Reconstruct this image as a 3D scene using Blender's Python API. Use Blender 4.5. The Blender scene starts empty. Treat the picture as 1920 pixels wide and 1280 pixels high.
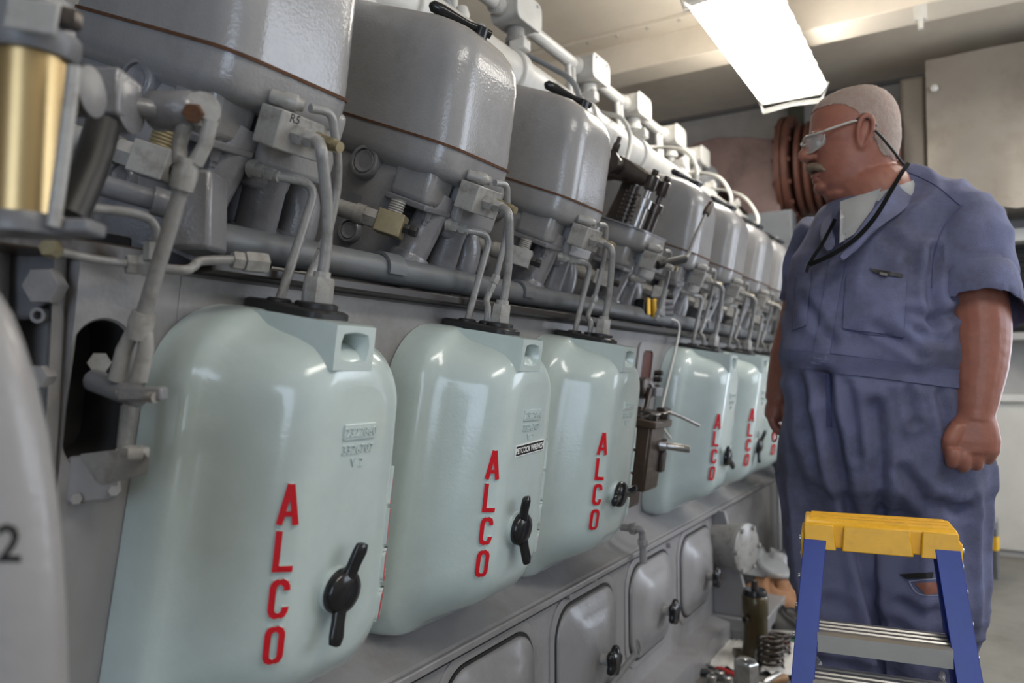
import bpy, bmesh, math, random
from mathutils import Vector as V, Matrix
random.seed(7)
S = bpy.context.scene
COL = S.collection
rad = math.radians
# ------------------------------------------------------------------ camera
FPX = 1400.0; CAMH = 1.04
YAW = math.atan(852/FPX); PITCH = math.atan(60/FPX)
cam_d = bpy.data.cameras.new('camera'); cam = bpy.data.objects.new('camera', cam_d); COL.objects.link(cam)
cam_d.sensor_width = 36; cam_d.lens = FPX/1920*36; cam_d.clip_start = .02
cam.location = (0, 0, CAMH); cam.rotation_euler = (rad(90)+PITCH, 0, YAW)
cam_d.dof.use_dof = True; cam_d.dof.focus_distance = 1.32; cam_d.dof.aperture_fstop = 3.2
S.camera = cam
S.view_settings.view_transform = 'Standard'; S.view_settings.look = 'None'
S.view_settings.exposure = 0.02; S.view_settings.gamma = 1.0
# ------------------------------------------------------------------ world: dim neutral sky outside the windows
W = bpy.data.worlds.new('world'); S.world = W; W.use_nodes = True
W.node_tree.nodes['Background'].inputs[0].default_value = (.75, .85, 1, 1)
W.node_tree.nodes['Background'].inputs[1].default_value = 0.9
# ------------------------------------------------------------------ lights
def area(name, loc, direction, sx, sy, power, color):
    d = bpy.data.lights.new(name, 'AREA'); d.shape = 'RECTANGLE'; d.size = sx; d.size_y = sy
    d.energy = power; d.color = color
    o = bpy.data.objects.new(name, d); COL.objects.link(o); o.location = loc
    o.rotation_euler = V(direction).to_track_quat('-Z', 'Y').to_euler()
    return o
area('daylight_back_door', (1.62, 5.12, 1.25), (-.1, -1, 0), .9, 1.9, 40, (.78, .86, 1.0))
area('daylight_side_window', (2.17, 2.9, 1.65), (-1, -.05, -.08), 1.9, 1.3, 38, (.80, .88, 1.0))
area('daylight_rear_doorway', (0.9, -2.4, 1.35), (-.15, 1, -.02), 1.7, 1.9, 34, (.66, .80, 1.0))
LAMP_STRENGTH = 14.0

# ------------------------------------------------------------------ helpers
_c, _s = math.cos(YAW), math.sin(YAW); _cp, _sp = math.cos(PITCH), math.sin(PITCH)
AX_R = V((_c, _s, 0)); AX_F = V((-_s*_cp, _c*_cp, _sp)); AX_U = V((_s*_sp, -_c*_sp, _cp))
def at(x, y, X=None, Y=None, Z=None, d=None):
    r = AX_F + AX_R*((x-960)/FPX) + AX_U*((640-y)/FPX)
    s = d if d is not None else X/r.x if X is not None else Y/r.y if Y is not None else (Z-CAMH)/r.z
    return V((0, 0, CAMH)) + r*s

def frame(axis):
    a = V(axis).normalized(); h = V((0, 0, 1)) if abs(a.z) < .9 else V((0, 1, 0))
    u = h.cross(a).normalized(); return u, a.cross(u).normalized(), a

class MB:
    """collects polygons; build() links them as one mesh object"""
    def __init__(s): s.v = []; s.f = []; s.m = []
    def add(s, vs, fs, mi=0):
        b = len(s.v); s.v += [V(p) for p in vs]; s.f += [[b+i for i in f] for f in fs]; s.m += [mi]*len(fs); return s
    def box(s, c, size, rot=None, mi=0):
        c = V(c); h = V(size)/2; R = rot if rot else Matrix.Identity(3)
        vs = [c + R @ V((sx*h.x, sy*h.y, sz*h.z)) for sx in (-1, 1) for sy in (-1, 1) for sz in (-1, 1)]
        return s.add(vs, [(0,1,3,2),(4,6,7,5),(0,4,5,1),(2,3,7,6),(0,2,6,4),(1,5,7,3)], mi)
    def loft(s, rings, cap0=True, cap1=True, closed=True, mi=0):
        n = len(rings[0]); vs = [p for r in rings for p in r]; fs = []
        for k in range(len(rings)-1):
            for i in range(n if closed else n-1):
                j = (i+1) % n; fs.append((k*n+i, k*n+j, (k+1)*n+j, (k+1)*n+i))
        if cap0: fs.append(tuple(range(n-1, -1, -1)))
        if cap1: fs.append(tuple((len(rings)-1)*n+i for i in range(n)))
        return s.add(vs, fs, mi)
    def tube(s, pts, r, seg=12, smooth=0, mi=0, caps=True):
        pts = [V(p) for p in pts]
        if smooth: pts = spline(pts, smooth)
        rr = r if isinstance(r, (list, tuple)) else [r]*len(pts)
        if len(rr) != len(pts): rr = [rr[min(int(i/(len(pts)-1)*(len(rr)-1)+.5), len(rr)-1)] for i in range(len(pts))]
        rings = []; up = None
        for i, p in enumerate(pts):
            t = (pts[min(i+1, len(pts)-1)]-pts[max(i-1, 0)]).normalized()
            if up is None: up = frame(t)[0]
            up = (up - t*up.dot(t)).normalized(); w = t.cross(up)
            rings.append([p + (up*math.cos(a)+w*math.sin(a))*rr[i] for a in [2*math.pi*k/seg for k in range(seg)]])
        return s.loft(rings, caps, caps, mi=mi)
    def lathe(s, o, axis, prof, seg=20, mi=0, rot=0):
        u, w, a = frame(axis); o = V(o)
        rings = [[o + a*h + (u*math.cos(t)+w*math.sin(t))*max(r, 1e-5) for t in [rot+2*math.pi*k/seg for k in range(seg)]] for h, r in prof]
        return s.loft(rings, mi=mi)
    def cyl(s, p0, p1, r, seg=16, mi=0): 
        p0, p1 = V(p0), V(p1); return s.lathe(p0, p1-p0, [(0, r), ((p1-p0).length, r)], seg, mi)
    def hexa(s, p0, p1, r, mi=0, rot=0):
        p0, p1 = V(p0), V(p1); L = (p1-p0).length; return s.lathe(p0, p1-p0, [(0, r*.93), (L*.12, r), (L*.88, r), (L, r*.93)], 6, mi, rot)
    def ball(s, c, r, seg=12, sc=(1, 1, 1), mi=0):
        c = V(c); n = seg//2; rings = []
        for k in range(1, n):
            a = math.pi*k/n; rings.append([c+V((r*sc[0]*math.sin(a)*math.cos(t), r*sc[1]*math.sin(a)*math.sin(t), r*sc[2]*math.cos(a))) for t in [2*math.pi*i/seg for i in range(seg)]])
        return s.loft(rings, mi=mi)
    def poly(s, outline, h0, h1, fn, mi=0, mi_top=None):
        """prism: outline 2D points, fn(u,v,h) -> point"""
        n = len(outline); vs = [fn(u, v, h0) for u, v in outline]+[fn(u, v, h1) for u, v in outline]
        s.add(vs, [(i, (i+1) % n, n+(i+1) % n, n+i) for i in range(n)]+[tuple(range(n-1, -1, -1))], mi)
        return s.add(vs[n:], [tuple(range(n))], mi if mi_top is None else mi_top)
    def build(s, name, mats, parent=None, smooth=True, bevel=0, ang=50, sub=0, seg=2, kind=None):
        me = bpy.data.meshes.new(name); org = ORG.get(parent.name, V((0, 0, 0))) if parent else V((0, 0, 0))
        me.from_pydata([tuple(p-org) for p in s.v], [], s.f)
        for m in (mats if isinstance(mats, (list, tuple)) else [mats]): me.materials.append(m)
        me.polygons.foreach_set('material_index', s.m)
        bm = bmesh.new(); bm.from_mesh(me); bmesh.ops.recalc_face_normals(bm, faces=bm.faces)
        if smooth:
            for f in bm.faces: f.smooth = True
            for e in bm.edges:
                if len(e.link_faces) == 2 and e.calc_face_angle(0) > rad(ang): e.smooth = False
        bm.to_mesh(me); bm.free()
        o = bpy.data.objects.new(name, me); COL.objects.link(o)
        if parent: o.parent = parent; ORG[o.name] = org
        if bevel:
            b = o.modifiers.new('bevel', 'BEVEL'); b.width = bevel; b.segments = seg; b.limit_method = 'ANGLE'; b.angle_limit = rad(40)
        if sub: 
            b = o.modifiers.new('sub', 'SUBSURF'); b.levels = sub; b.render_levels = sub
        if kind: o['kind'] = kind
        return o
ORG = {}
def spline(pts, k):
    out = []; n = len(pts)
    for i in range(n-1):
        p0, p1, p2, p3 = pts[max(i-1, 0)], pts[i], pts[i+1], pts[min(i+2, n-1)]
        for j in range(k):
            t = j/k; out.append(.5*((2*p1)+(p2-p0)*t+(2*p0-5*p1+4*p2-p3)*t*t+(3*p1-p0-3*p2+p3)*t**3))
    return out+[pts[-1]]
def tag(o, label, cat, group=None):
    o['label'] = label; o['category'] = cat
    if group: o['group'] = group
    return o
def thing(name, loc, label, cat, group=None):
    o = bpy.data.objects.new(name, None); COL.objects.link(o); o.location = loc; o.empty_display_size = .05
    ORG[o.name] = V(loc); return tag(o, label, cat, group)
def solo(o, loc):   # a thing that is one mesh: move its origin to loc
    d = V(loc); o.data.transform(Matrix.Translation(-d)); o.location = d; return o
def dup(o, parent=None, dloc=None):
    c = o.copy(); COL.objects.link(c)
    if parent: c.parent = parent
    if dloc is not None: c.location = o.location + V(dloc)
    for ch in [x for x in o.children]: dup(ch, c)
    return c
def rrect(w0, w1, top, bot, rt, rb, fn, k=7, ks=4):
    """rounded trapezoid ring: half widths w1 at top / w0 at bottom (each may be (near,far)); fn(u,v)->point"""
    w0 = w0 if isinstance(w0, tuple) else (w0, w0); w1 = w1 if isinstance(w1, tuple) else (w1, w1)
    out = []
    def arc(cx, cy, r, a0, a1): return [(cx+r*math.cos(a0+(a1-a0)*i/k), cy+r*math.sin(a0+(a1-a0)*i/k)) for i in range(k+1)]
    A = arc(w1[1]-rt, top-rt, rt, math.pi/2, 0); B = arc(w0[1]-rb, bot+rb, rb, 0, -math.pi/2)
    C = arc(-w0[0]+rb, bot+rb, rb, -math.pi/2, -math.pi); D = arc(-w1[0]+rt, top-rt, rt, math.pi, math.pi/2)
    segs = [A, B, C, D]
    for i, g in enumerate(segs):
        out += g; nx = segs[(i+1) % 4][0]; l = g[-1]
        out += [(l[0]+(nx[0]-l[0])*j/ks, l[1]+(nx[1]-l[1])*j/ks) for j in range(1, ks)]
    return [fn(u, v) for u, v in out]
def fill_rings(ring, center, levels):   # shrink a ring to a centre
    return [[V(p).lerp(V(center), l) for p in ring] for l in levels]

def bend(pts, rads, k=6):
    """polyline with rounded corners"""
    pts = [V(q) for q in pts]; out = [pts[0]]
    for i in range(1, len(pts)-1):
        a, b, c = pts[i-1], pts[i], pts[i+1]; r = rads[min(i-1, len(rads)-1)]
        d1, d2 = (a-b), (c-b); r = min(r, d1.length*.48, d2.length*.48); s, e = b+d1.normalized()*r, b+d2.normalized()*r
        out += [s*(1-t)**2+b*2*t*(1-t)+e*t*t for t in [j/k for j in range(k+1)]]
    return out+[pts[-1]]
# ------------------------------------------------------------------ materials
MATS = {}
def mat(name, col, rough=.5, metal=0, bump=0, bscale=60, dirt=None, damt=.5, dscale=4, var=.06, emit=None, estr=0, coat=0, alpha=1, trans=0, ior=1.45, dlo=.5, spec=.5):
    if name in MATS: return MATS[name]
    m = bpy.data.materials.new(name); m.use_nodes = True; nt = m.node_tree; b = nt.nodes['Principled BSDF']
    L = nt.links.new; N = nt.nodes.new
    b.inputs['Roughness'].default_value = rough; b.inputs['Metallic'].default_value = metal
    b.inputs['Coat Weight'].default_value = coat; b.inputs['Coat Roughness'].default_value = .09
    b.inputs['Alpha'].default_value = alpha; b.inputs['Transmission Weight'].default_value = trans; b.inputs['IOR'].default_value = ior
    b.inputs['Specular IOR Level'].default_value = spec
    c4 = (*col, 1); b.inputs['Base Color'].default_value = c4
    tc = N('ShaderNodeTexCoord')
    if var or dirt:
        n1 = N('ShaderNodeTexNoise'); n1.inputs['Scale'].default_value = dscale*2.3; n1.inputs['Detail'].default_value = 6; n1.inputs['Roughness'].default_value = .65
        L(tc.outputs['Object'], n1.inputs['Vector'])
        r1 = N('ShaderNodeMapRange'); r1.inputs[1].default_value = .3; r1.inputs[2].default_value = .7; r1.inputs[3].default_value = 1-var*1.5; r1.inputs[4].default_value = 1+var
        L(n1.outputs['Fac'], r1.inputs[0])
        mx = N('ShaderNodeMix'); mx.data_type = 'RGBA'; mx.blend_type = 'MULTIPLY'; mx.inputs['Factor'].default_value = 1
        mx.inputs['A'].default_value = c4; L(r1.outputs[0], mx.inputs['B']); out = mx.outputs['Result']
        if dirt:
            n2 = N('ShaderNodeTexNoise'); n2.inputs['Scale'].default_value = dscale; n2.inputs['Detail'].default_value = 9; n2.inputs['Roughness'].default_value = .7
            L(tc.outputs['Object'], n2.inputs['Vector'])
            r2 = N('ShaderNodeMapRange'); r2.inputs[1].default_value = dlo; r2.inputs[2].default_value = dlo+.2; r2.inputs[3].default_value = 0; r2.inputs[4].default_value = damt
            L(n2.outputs['Fac'], r2.inputs[0])
            m2 = N('ShaderNodeMix'); m2.data_type = 'RGBA'; L(r2.outputs[0], m2.inputs['Factor']); L(out, m2.inputs['A']); m2.inputs['B'].default_value = (*dirt, 1)
            out = m2.outputs['Result']
        L(out, b.inputs['Base Color'])
    if bump:
        n3 = N('ShaderNodeTexNoise'); n3.inputs['Scale'].default_value = bscale; n3.inputs['Detail'].default_value = 3
        L(tc.outputs['Object'], n3.inputs['Vector'])
        bp = N('ShaderNodeBump'); bp.inputs['Strength'].default_value = bump; bp.inputs['Distance'].default_value = .004
        L(n3.outputs['Fac'], bp.inputs['Height']); L(bp.outputs[0], b.inputs['Normal']); L(bp.outputs[0], b.inputs['Coat Normal'])
    if emit: b.inputs['Emission Color'].default_value = (*emit, 1); b.inputs['Emission Strength'].default_value = estr
    MATS[name] = m; return m
GREY = (.275, .268, .268)
m_grey = mat('grey_engine_paint', GREY, .24, bump=.14, bscale=210, dirt=(.15, .135, .125), damt=.5, dscale=5, coat=.5)
m_cast = mat('grey_cast_paint', (.19, .188, .20), .3, bump=.18, bscale=200, dirt=(.07, .062, .058), damt=.6, dscale=7, coat=.4)
m_base = mat('grey_base_paint', (.265, .255, .255), .36, bump=.14, bscale=90, dirt=(.13, .112, .098), damt=.6, dscale=3, coat=.15)
m_pipe = mat('pipe_paint', (.255, .248, .24), .33, bump=.2, bscale=120, dirt=(.10, .085, .075), damt=.7, dscale=22, coat=.2)
m_gal = mat('gallery_pipe_paint', (.125, .133, .142), .42, bump=.1, bscale=60, dirt=(.10, .09, .08), damt=.65, dscale=9)
m_light = mat('light_grey_fitting', (.315, .303, .285), .36, bump=.15, bscale=120, dirt=(.12, .098, .078), damt=.75, dscale=25, coat=.15)
m_white = mat('white_paint', (.62, .60, .56), .35, bump=.05, bscale=50, dirt=(.4, .37, .32), damt=.4)
m_green = mat('pale_green_enamel', (.475, .548, .53), .19, bump=.05, bscale=160, dirt=(.33, .35, .31), damt=.22, dscale=9, var=.03, coat=.5, dlo=.58)
m_red = mat('red_letter_paint', (.55, .008, .018), .3, bump=.05, dirt=(.5, .3, .28), damt=.5, dscale=60, dlo=.66)
m_black = mat('black_plastic', (.012, .012, .013), .2, bump=.04, bscale=60, var=.02)
m_blackm = mat('black_rubber', (.018, .017, .017), .45, var=.1, bump=.05)
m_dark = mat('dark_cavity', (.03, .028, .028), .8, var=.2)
m_rust = mat('rust_edge', (.10, .042, .018), .8, bump=.3, bscale=200, dirt=(.035, .022, .016), damt=.8, dscale=30)
m_steel = mat('bare_steel', (.42, .41, .40), .3, metal=.9, bump=.05, dirt=(.16, .12, .08), damt=.5, dscale=30)
m_oily = mat('oily_dark_steel', (.075, .062, .055), .28, metal=.6, bump=.15, bscale=60, dirt=(.03, .02, .015), damt=.7, dscale=14)
m_brass = mat('dull_brass', (.30, .25, .15), .4, metal=.5, bump=.08, dirt=(.12, .1, .07), damt=.6, dscale=30)
m_gold = mat('gold_filter_metal', (.46, .33, .16), .33, metal=.85, bump=.03, dirt=(.36, .25, .1), damt=.4)
m_brown = mat('rusty_brown_pump', (.065, .038, .024), .34, metal=.3, bump=.4, bscale=50, dirt=(.035, .022, .016), damt=.8, dscale=10, coat=.3)
m_hosew = mat('white_cable', (.55, .54, .50), .45, var=.04)
m_hoseg = mat('grey_cable', (.26, .27, .285), .45, var=.04)
# ================================================================== ROOM
m_floor = mat('concrete_floor', (.20, .19, .165), .6, bump=.1, bscale=30, dirt=(.10, .09, .075), damt=.6, dscale=2.2)
m_ceil = mat('ceiling_paint', (.74, .66, .55), .6, bump=.04, bscale=30, dirt=(.60, .52, .43), damt=.4, dscale=1.5)
m_wall = mat('white_wall_panel', (.62, .60, .55), .6, bump=.05, bscale=20, dirt=(.42, .39, .34), damt=.4, dscale=1.5)
m_walld = mat('grey_wall_paint', (.40, .385, .37), .6, bump=.05, bscale=20, dirt=(.28, .26, .23), damt=.4)
XL, XR, YN, YF, ZC = -3.0, 2.2, -2.6, 5.15, 2.85
def struct(o): o['kind'] = 'structure'; return o
struct(MB().box(((XL+XR)/2, (YN+YF)/2, -.05), (XR-XL+.2, YF-YN+.2, .1)).build('floor', m_floor, smooth=False))
ceil = struct(MB().box(((XL+XR)/2, (YN+YF)/2, ZC+.05), (XR-XL+.2, YF-YN+.2, .1)).build('ceiling', m_ceil, smooth=False))
wq = MB()   # back wall with a doorway x 1.15..2.1
wq.box(((XL+1.15)/2, YF+.05, ZC/2), (1.15-XL, .1, ZC)); wq.box((2.18, YF+.05, ZC/2), (.16, .1, ZC)); wq.box((1.625, YF+.05, (2.25+ZC)/2), (.95, .1, ZC-2.25))
wb = struct(wq.build('wall_back', m_walld, smooth=False))
struct(MB().box((XL-.05, (YN+YF)/2, ZC/2), (.1, YF-YN, ZC)).build('wall_left', m_walld, smooth=False))
wr = MB()   # right wall with a window opening y 1.9..3.9, z 1..2.3
wr.box((XR+.05, (YN+1.9)/2, ZC/2), (.1, 1.9-YN, ZC)); wr.box((XR+.05, (3.9+YF)/2, ZC/2), (.1, YF-3.9, ZC))
wr.box((XR+.05, 2.9, .5), (.1, 2, 1)); wr.box((XR+.05, 2.9, (2.3+ZC)/2), (.1, 2, ZC-2.3))
struct(wr.build('wall_right', m_wall, smooth=False))
wn = MB()   # wall behind the camera with a doorway x 0..1.8
wn.box(((XL+0)/2, YN-.05, ZC/2), (0-XL, .1, ZC)); wn.box(((1.8+XR)/2, YN-.05, ZC/2), (XR-1.8, .1, ZC)); wn.box((.9, YN-.05, (2.3+ZC)/2), (1.8, .1, ZC-2.3))
struct(wn.build('wall_front', m_wall, smooth=False))
wf = MB()
for y in (1.93, 2.9, 3.87): wf.box((XR+.05, y, 1.65), (.06, .06, 1.3))
for z in (1.03, 2.27): wf.box((XR+.05, 2.9, z), (.06, 2, .06))
win = struct(wf.build('window_1', m_white, smooth=False))
for y in (2.415, 3.385): MB().box((XR+.07, y, 1.65), (.006, .91, 1.18)).build('pane', mat('window_glass', (.9, .95, .95), .02, var=0, trans=1.0), win, smooth=False)
# white cladding panels on the lower back wall (separate pieces with open joints)
x0 = -1.2
while x0 < .5:
    p = MB().box((x0+.295, YF-.012, .46), (.583, .024, .84)).build('wall_panel', m_wall, wb, smooth=False, bevel=.004); x0 += .6
MB().box((-.05, YF-.03, .90), (2.3, .06, .04)).build('wall_rail', m_white, wb, smooth=False, bevel=.004)
MB().box((-.4, YF-.02, ZC-.14), (5, .04, .28)).build('wall_header', m_walld, wb, smooth=False, bevel=.004)
MB().box((-.4, YF-.035, ZC-.012), (5, .07, .024)).build('wall_cornice', mat('dark_trim', (.16, .15, .15), .6), wb, smooth=False)
# ceiling beam across the room with its riveted flange
tr = struct(MB().box((-.4, 3.83, ZC-.085), (5.0, .2, .17)).build('trim_1', m_ceil, smooth=False, bevel=.006))
MB().box((-.4, 3.66, ZC-.008), (5.0, .14, .016)).build('flange_strip', m_ceil, tr, smooth=False, bevel=.003)
rv = None
for i in range(26):
    if rv is None: rv = MB().lathe((0, 0, 0), (0, 0, -1), [(0, .011), (.005, .009), (.007, .001)], 10).build('rivet', mat('rivet_grey', (.42, .38, .33), .5), tr); rv.location = (-2.4, 3.62, ZC-.016); r0 = rv
    else: c = dup(r0, tr); c.location = (-2.4+.17*i, 3.62, ZC-.016)
MB().box((-.4, 2.2, ZC-.006), (5.0, .08, .012)).build('flange_strip', m_ceil, tr, smooth=False, bevel=.003)
# clip on beam
MB().box(at(1726, 24, Y=3.72), (.05, .03, .07)).box(at(1726, 24, Y=3.715)+V((0, 0, -.05)), (.02, .03, .05)).build('beam_clip', m_white, tr, smooth=False, bevel=.004)

# fluorescent fixtures
m_lens = mat('lit_diffuser', (.9, .9, .88), .5, var=0, emit=(1.0, .955, .87), estr=LAMP_STRENGTH)
m_lampm = mat('lamp_white_metal', (.75, .73, .68), .4, var=.02)
def fixture(cx, cy, L, zc, label):
    t = thing('fluorescent_lamp', (cx, cy, zc), label, 'lamp', 'ceiling fluorescent lamps')
    h = .085; prof = [(-.14, .055), (-.11, h), (.11, h), (.14, .055)]
    b = MB(); b.loft([[V((cx+x, cy+sg*L/2, zc+z)) for x, z in prof] for sg in (-1, 1)]); b.build('housing', m_lampm, t, smooth=False)
    d = MB(); prof = [(-.142, .054), (-.168, -.012), (-.135, -.045), (.135, -.045), (.168, -.012), (.142, .054)]
    d.loft([[V((cx+x, cy+sg*(L/2-.012), zc+z)) for x, z in prof] for sg in (-1, 1)]); d.build('diffuser', m_lens, t, smooth=False)
    for sg in (-1, 1):
        e = MB(); prof2 = [(-.172, -.012), (-.14, -.052), (.14, -.052), (.172, -.012), (.145, .056), (.115, h), (-.115, h), (-.145, .056)]
        e.loft([[V((cx+x, cy+sg*(L/2+o), zc+z)) for x, z in prof2] for o in (-.012, .006)]); e.build('end_cap', m_lampm, t, smooth=False)
        g = MB()
        for dz in (0, -.014):
            g.tube([(cx-.175, cy+sg*(L/2+.012), zc+.01), (cx-.145, cy+sg*(L/2+.02), zc-.075+dz), (cx, cy+sg*(L/2+.02), zc-.06+dz), (cx+.14, cy+sg*(L/2+.02), zc-.07+dz), (cx+.175, cy+sg*(L/2+.012), zc+.01)], .004, 6)
        g.build('wire_guard', m_lampm, t)
    for k in range(9):
        s_ = MB().box((cx+.152, cy-L/2+L*(k+.5)/9, zc+.03), (.004, .05, .012), Matrix.Rotation(rad(20), 3, 'Y')).build('side_slot', m_lampm, t, smooth=False)
    for sg in (-1, 1):
        MB().cyl((cx, cy+sg*L*.35, zc+h), (cx, cy+sg*L*.35, ZC+.002), .008, 8).build('hanger', m_lampm, t)
    return t
fixture(-.74, 3.36, 1.25, 2.50, 'lit fluorescent lamp hanging over the engine, wire guard at its end')
fixture(.75, .4, 1.25, 2.50, 'added fluorescent fill lamp over the aisle, unseen outside the frame above the camera')  # unseen fixture added overhead as fill light
fixture(.75, 3.0, 1.25, 2.50, 'added fluorescent fill lamp over the aisle, unseen outside the frame to the right')  # another added fixture, out of view, filling from the right

# ================================================================== ENGINE BLOCK
AC = rad(8); sC, cC = math.sin(AC), math.cos(AC)
def cyl_y(n): return .725+.46*(n-1)
def CP(y, t, n): return V((-.885+t*sC+n*cC, y, 1.04+t*cC-n*sC))
ZT = 1.172
eng = thing('engine_block', (-.9, 2.3, 0), 'long grey diesel engine block carrying the eight heads and pale green covers', 'engine')
def xface(z): return -.885+.1405*(z-1.04)
prof = [(-1.75, ZT), (xface(ZT)-.004, ZT), (xface(ZT), ZT-.006), (xface(.575), .575), (-.905, .53), (-.868, .512), (-.862, .505), (-.862, .49), (-.874, .484), (-.874, .10), (-.80, .085), (-.80, 0), (-1.75, 0)]
b = MB(); b.loft([[V((x, y, z)) for x, z in prof] for y in (.60, 4.22)])
b.build('block_casting', m_base, eng, ang=20)
# ledge line (joint between block and base) and a bead under it
MB().tube([(-.8695, .3, .4835), (-.8695, 4.22, .4835)], .0035, 6).build('joint_line', m_dark, eng)
MB().box((-.858, 2.3, .5), (.012, 3.9, .016)).build('ledge_rib', m_base, eng, bevel=.003)
# near end frame with a black oval opening
e = MB(); yc, tc_ = .508, -.025
def orect(d, n, sy=.0, k=1):
    out = []
    for i in range(40):
        a = 2*math.pi*i/40; c_, s_ = math.cos(a), math.sin(a)
        m_ = max(abs(c_), abs(s_)); out.append((c_/m_, s_/m_))
    return out
def stad(w, h, n, cy=0, ct=0):
    pts = []
    for i in range(40):
        a = 2*math.pi*i/40; pts.append(CP(yc+cy+w*math.cos(a), tc_+ct+(h-w)*(1 if math.sin(a) > 0 else -1 if math.sin(a) < 0 else 0)+w*math.sin(a), n))
    return pts
def outer(n):
    pts = []
    for i in range(40):
        a = 2*math.pi*i/40; c_, s_ = math.cos(a), math.sin(a); m_ = max(abs(c_), abs(s_))
        u, v = c_/m_, s_/m_
        pts.append(CP(.5375+u*.0665, -.17+v*.30, n))
    return pts
e.loft([outer(-.3), outer(0), stad(.037, .092, 0), stad(.034, .089, -.004)], cap1=False)
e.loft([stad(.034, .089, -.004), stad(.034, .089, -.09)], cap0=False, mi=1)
e.build('end_frame', [m_base, m_dark], eng, ang=30)
MB().box((-1.2, .535, .25), (.66, .13, .5)).build('end_base', m_base, eng, bevel=.01)
# inspection doors along the base
m_gasket = mat('door_gasket', (.02, .02, .018), .6)
def door(yc_, first):
    def fn(u, v): return lambda n: V((-.874+n, yc_+u, .318+v))
    def ring(w, h, r, n): return rrect(w, w, h, -h, r, r, lambda u, v: V((-.874+n, yc_+u, .318+v)))
    b = MB(); rings = [ring(.172, .137, .075, 0), ring(.172, .137, .075, .010), ring(.168, .133, .073, .014), ring(.15, .115, .065, .017), ring(.13, .10, .06, .03), ring(.09, .07, .05, .042), ring(.04, .03, .02, .048)]
    b.loft(rings, cap0=False); d = b.build('inspection_door', m_base, eng, ang=50)
    g = MB(); g.loft([ring(.179, .144, .08, -.002), ring(.179, .144, .08, .006), ring(.171, .136, .075, .006)], cap1=False); g.build('gasket', m_gasket, d)
    f = MB(); f.loft([ring(.20, .165, .09, -.002), ring(.20, .165, .09, .003), ring(.193, .158, .085, .0045), ring(.18, .146, .08, .0045)], cap1=False); f.build('door_rim', m_base, d, ang=60)
    k = MB(); o = V((-.874+.046, yc_+.0, .30))
    k.cyl(o, o+V((.032, 0, 0)), .014, 14); k.build('knob_stem', m_light, d)
    k = MB(); rr = []
    for h, sc in ((.026, .6), (.03, .95), (.037, 1.0), (.044, .92), (.049, .5)):
        rr.append([o+V((h, math.cos(a)*(.036+.005*math.cos(5*a))*sc, math.sin(a)*(.036+.005*math.cos(5*a))*sc)) for a in [2*math.pi*i/30 for i in range(30)]])
    k.loft(rr); k.build('door_knob', m_black, d, ang=50)
for i in range(4): door(1.345+.4625*i, i == 0)
# small drain elbow and stud on the base, pull ring pin
b = MB(); p = at(1200, 992, X=-.83); b.tube([p+V((-.06, 0, 0)), p, p+V((.004, .008, -.015)), p+V((.006, .01, -.10))], .011, 10, 3); b.hexa(p+V((-.03, 0, 0)), p+V((-.012, 0, 0)), .018); b.hexa(p+V((.005, .008, -.03)), p+V((.006, .009, -.05)), .016)
b.build('drain_elbow', m_base, eng)
for px, py in ((1063, 1117), (1252, 1022), (1110, 1085)):
    p = at(px, py, X=-.868); MB().hexa(p+V((-.008, 0, 0)), p+V((.012, 0, 0)), .008).build('stud', m_base, eng)
b = MB(); p = at(1197, 1212, X=-.80); b.lathe(p, (1, .3, .2), [(-.003, .016), (-.003, .021), (.003, .021), (.003, .016), (-.003, .016)], 18); b.tube([p+V((-.005, -.012, -.018)), p+V((-.07, -.10, -.12))], .009, 8)
b.build('dipstick', m_pipe, eng)
# gallery pipe with saddle clamps
GP = V((-.868, 0, 1.222))
MB().tube([(GP.x, .62, GP.z), (GP.x, 4.25, GP.z)], .0245, 18).build('gallery_pipe', m_gal, eng)
for n in range(1, 9):
    y = cyl_y(n)+.275
    if n != 4:
        c = MB(); rr = []
        for yy in (y-.022, y+.022):
            rr.append([V((GP.x+r_*math.cos(a), yy, GP.z+r_*math.sin(a))) for r_ in (.0255, .031) for a in ([rad(-20+15*i) for i in range(15)] if r_ < .03 else [rad(190-15*i) for i in range(15)])])
        c.loft(rr); c.build('pipe_clamp', m_gal, eng, ang=50)
b = MB(); b.box((-.90, 2.42, ZT+.008), (.14, 3.6, .016)); b.build('top_rail_gasket', mat('dark_oily_joint', (.035, .03, .028), .35), eng, bevel=.003)
# far end support: foot, gusset, drum
b = MB(); x0 = -.874; y0 = 2.96
fz = .0
b.add([(x0, y0, .10), (x0+.15, y0, .10), (x0+.05, y0, .50), (x0, y0, .50), (x0, y0+.025, .10), (x0+.15, y0+.025, .10), (x0+.05, y0+.025, .50), (x0, y0+.025, .50)], [(0,1,2,3), (7,6,5,4), (0,4,5,1), (1,5,6,2), (2,6,7,3), (3,7,4,0)])
b.box((x0+.09, y0+.25, .075), (.22, .56, .05)); b.box((x0+.09, y0+.25, .025), (.2, .54, .05))
b.build('support_foot', m_base, eng, bevel=.004)
b = MB(); c0 = at(1378, 1024, X=-.79); b.lathe(c0, (1, -.25, 0), [(-.1, .088), (.03, .088), (.03, .096), (.05, .096), (.054, .09), (.055, .02)], 28); b.build('pump_drum', m_light, eng)
for a in range(6):
    p = c0+V((.053, .012, 0))
    u = V((.25*math.cos(a*1.047)*.085, math.cos(a*1.047)*.085, math.sin(a*1.047)*.085))
    MB().hexa(p+u+V((-.01-.25*.1*0, -.026, 0)), p+u+V((.008, -.03, 0)), .009).build('drum_bolt', m_light, eng)

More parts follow.
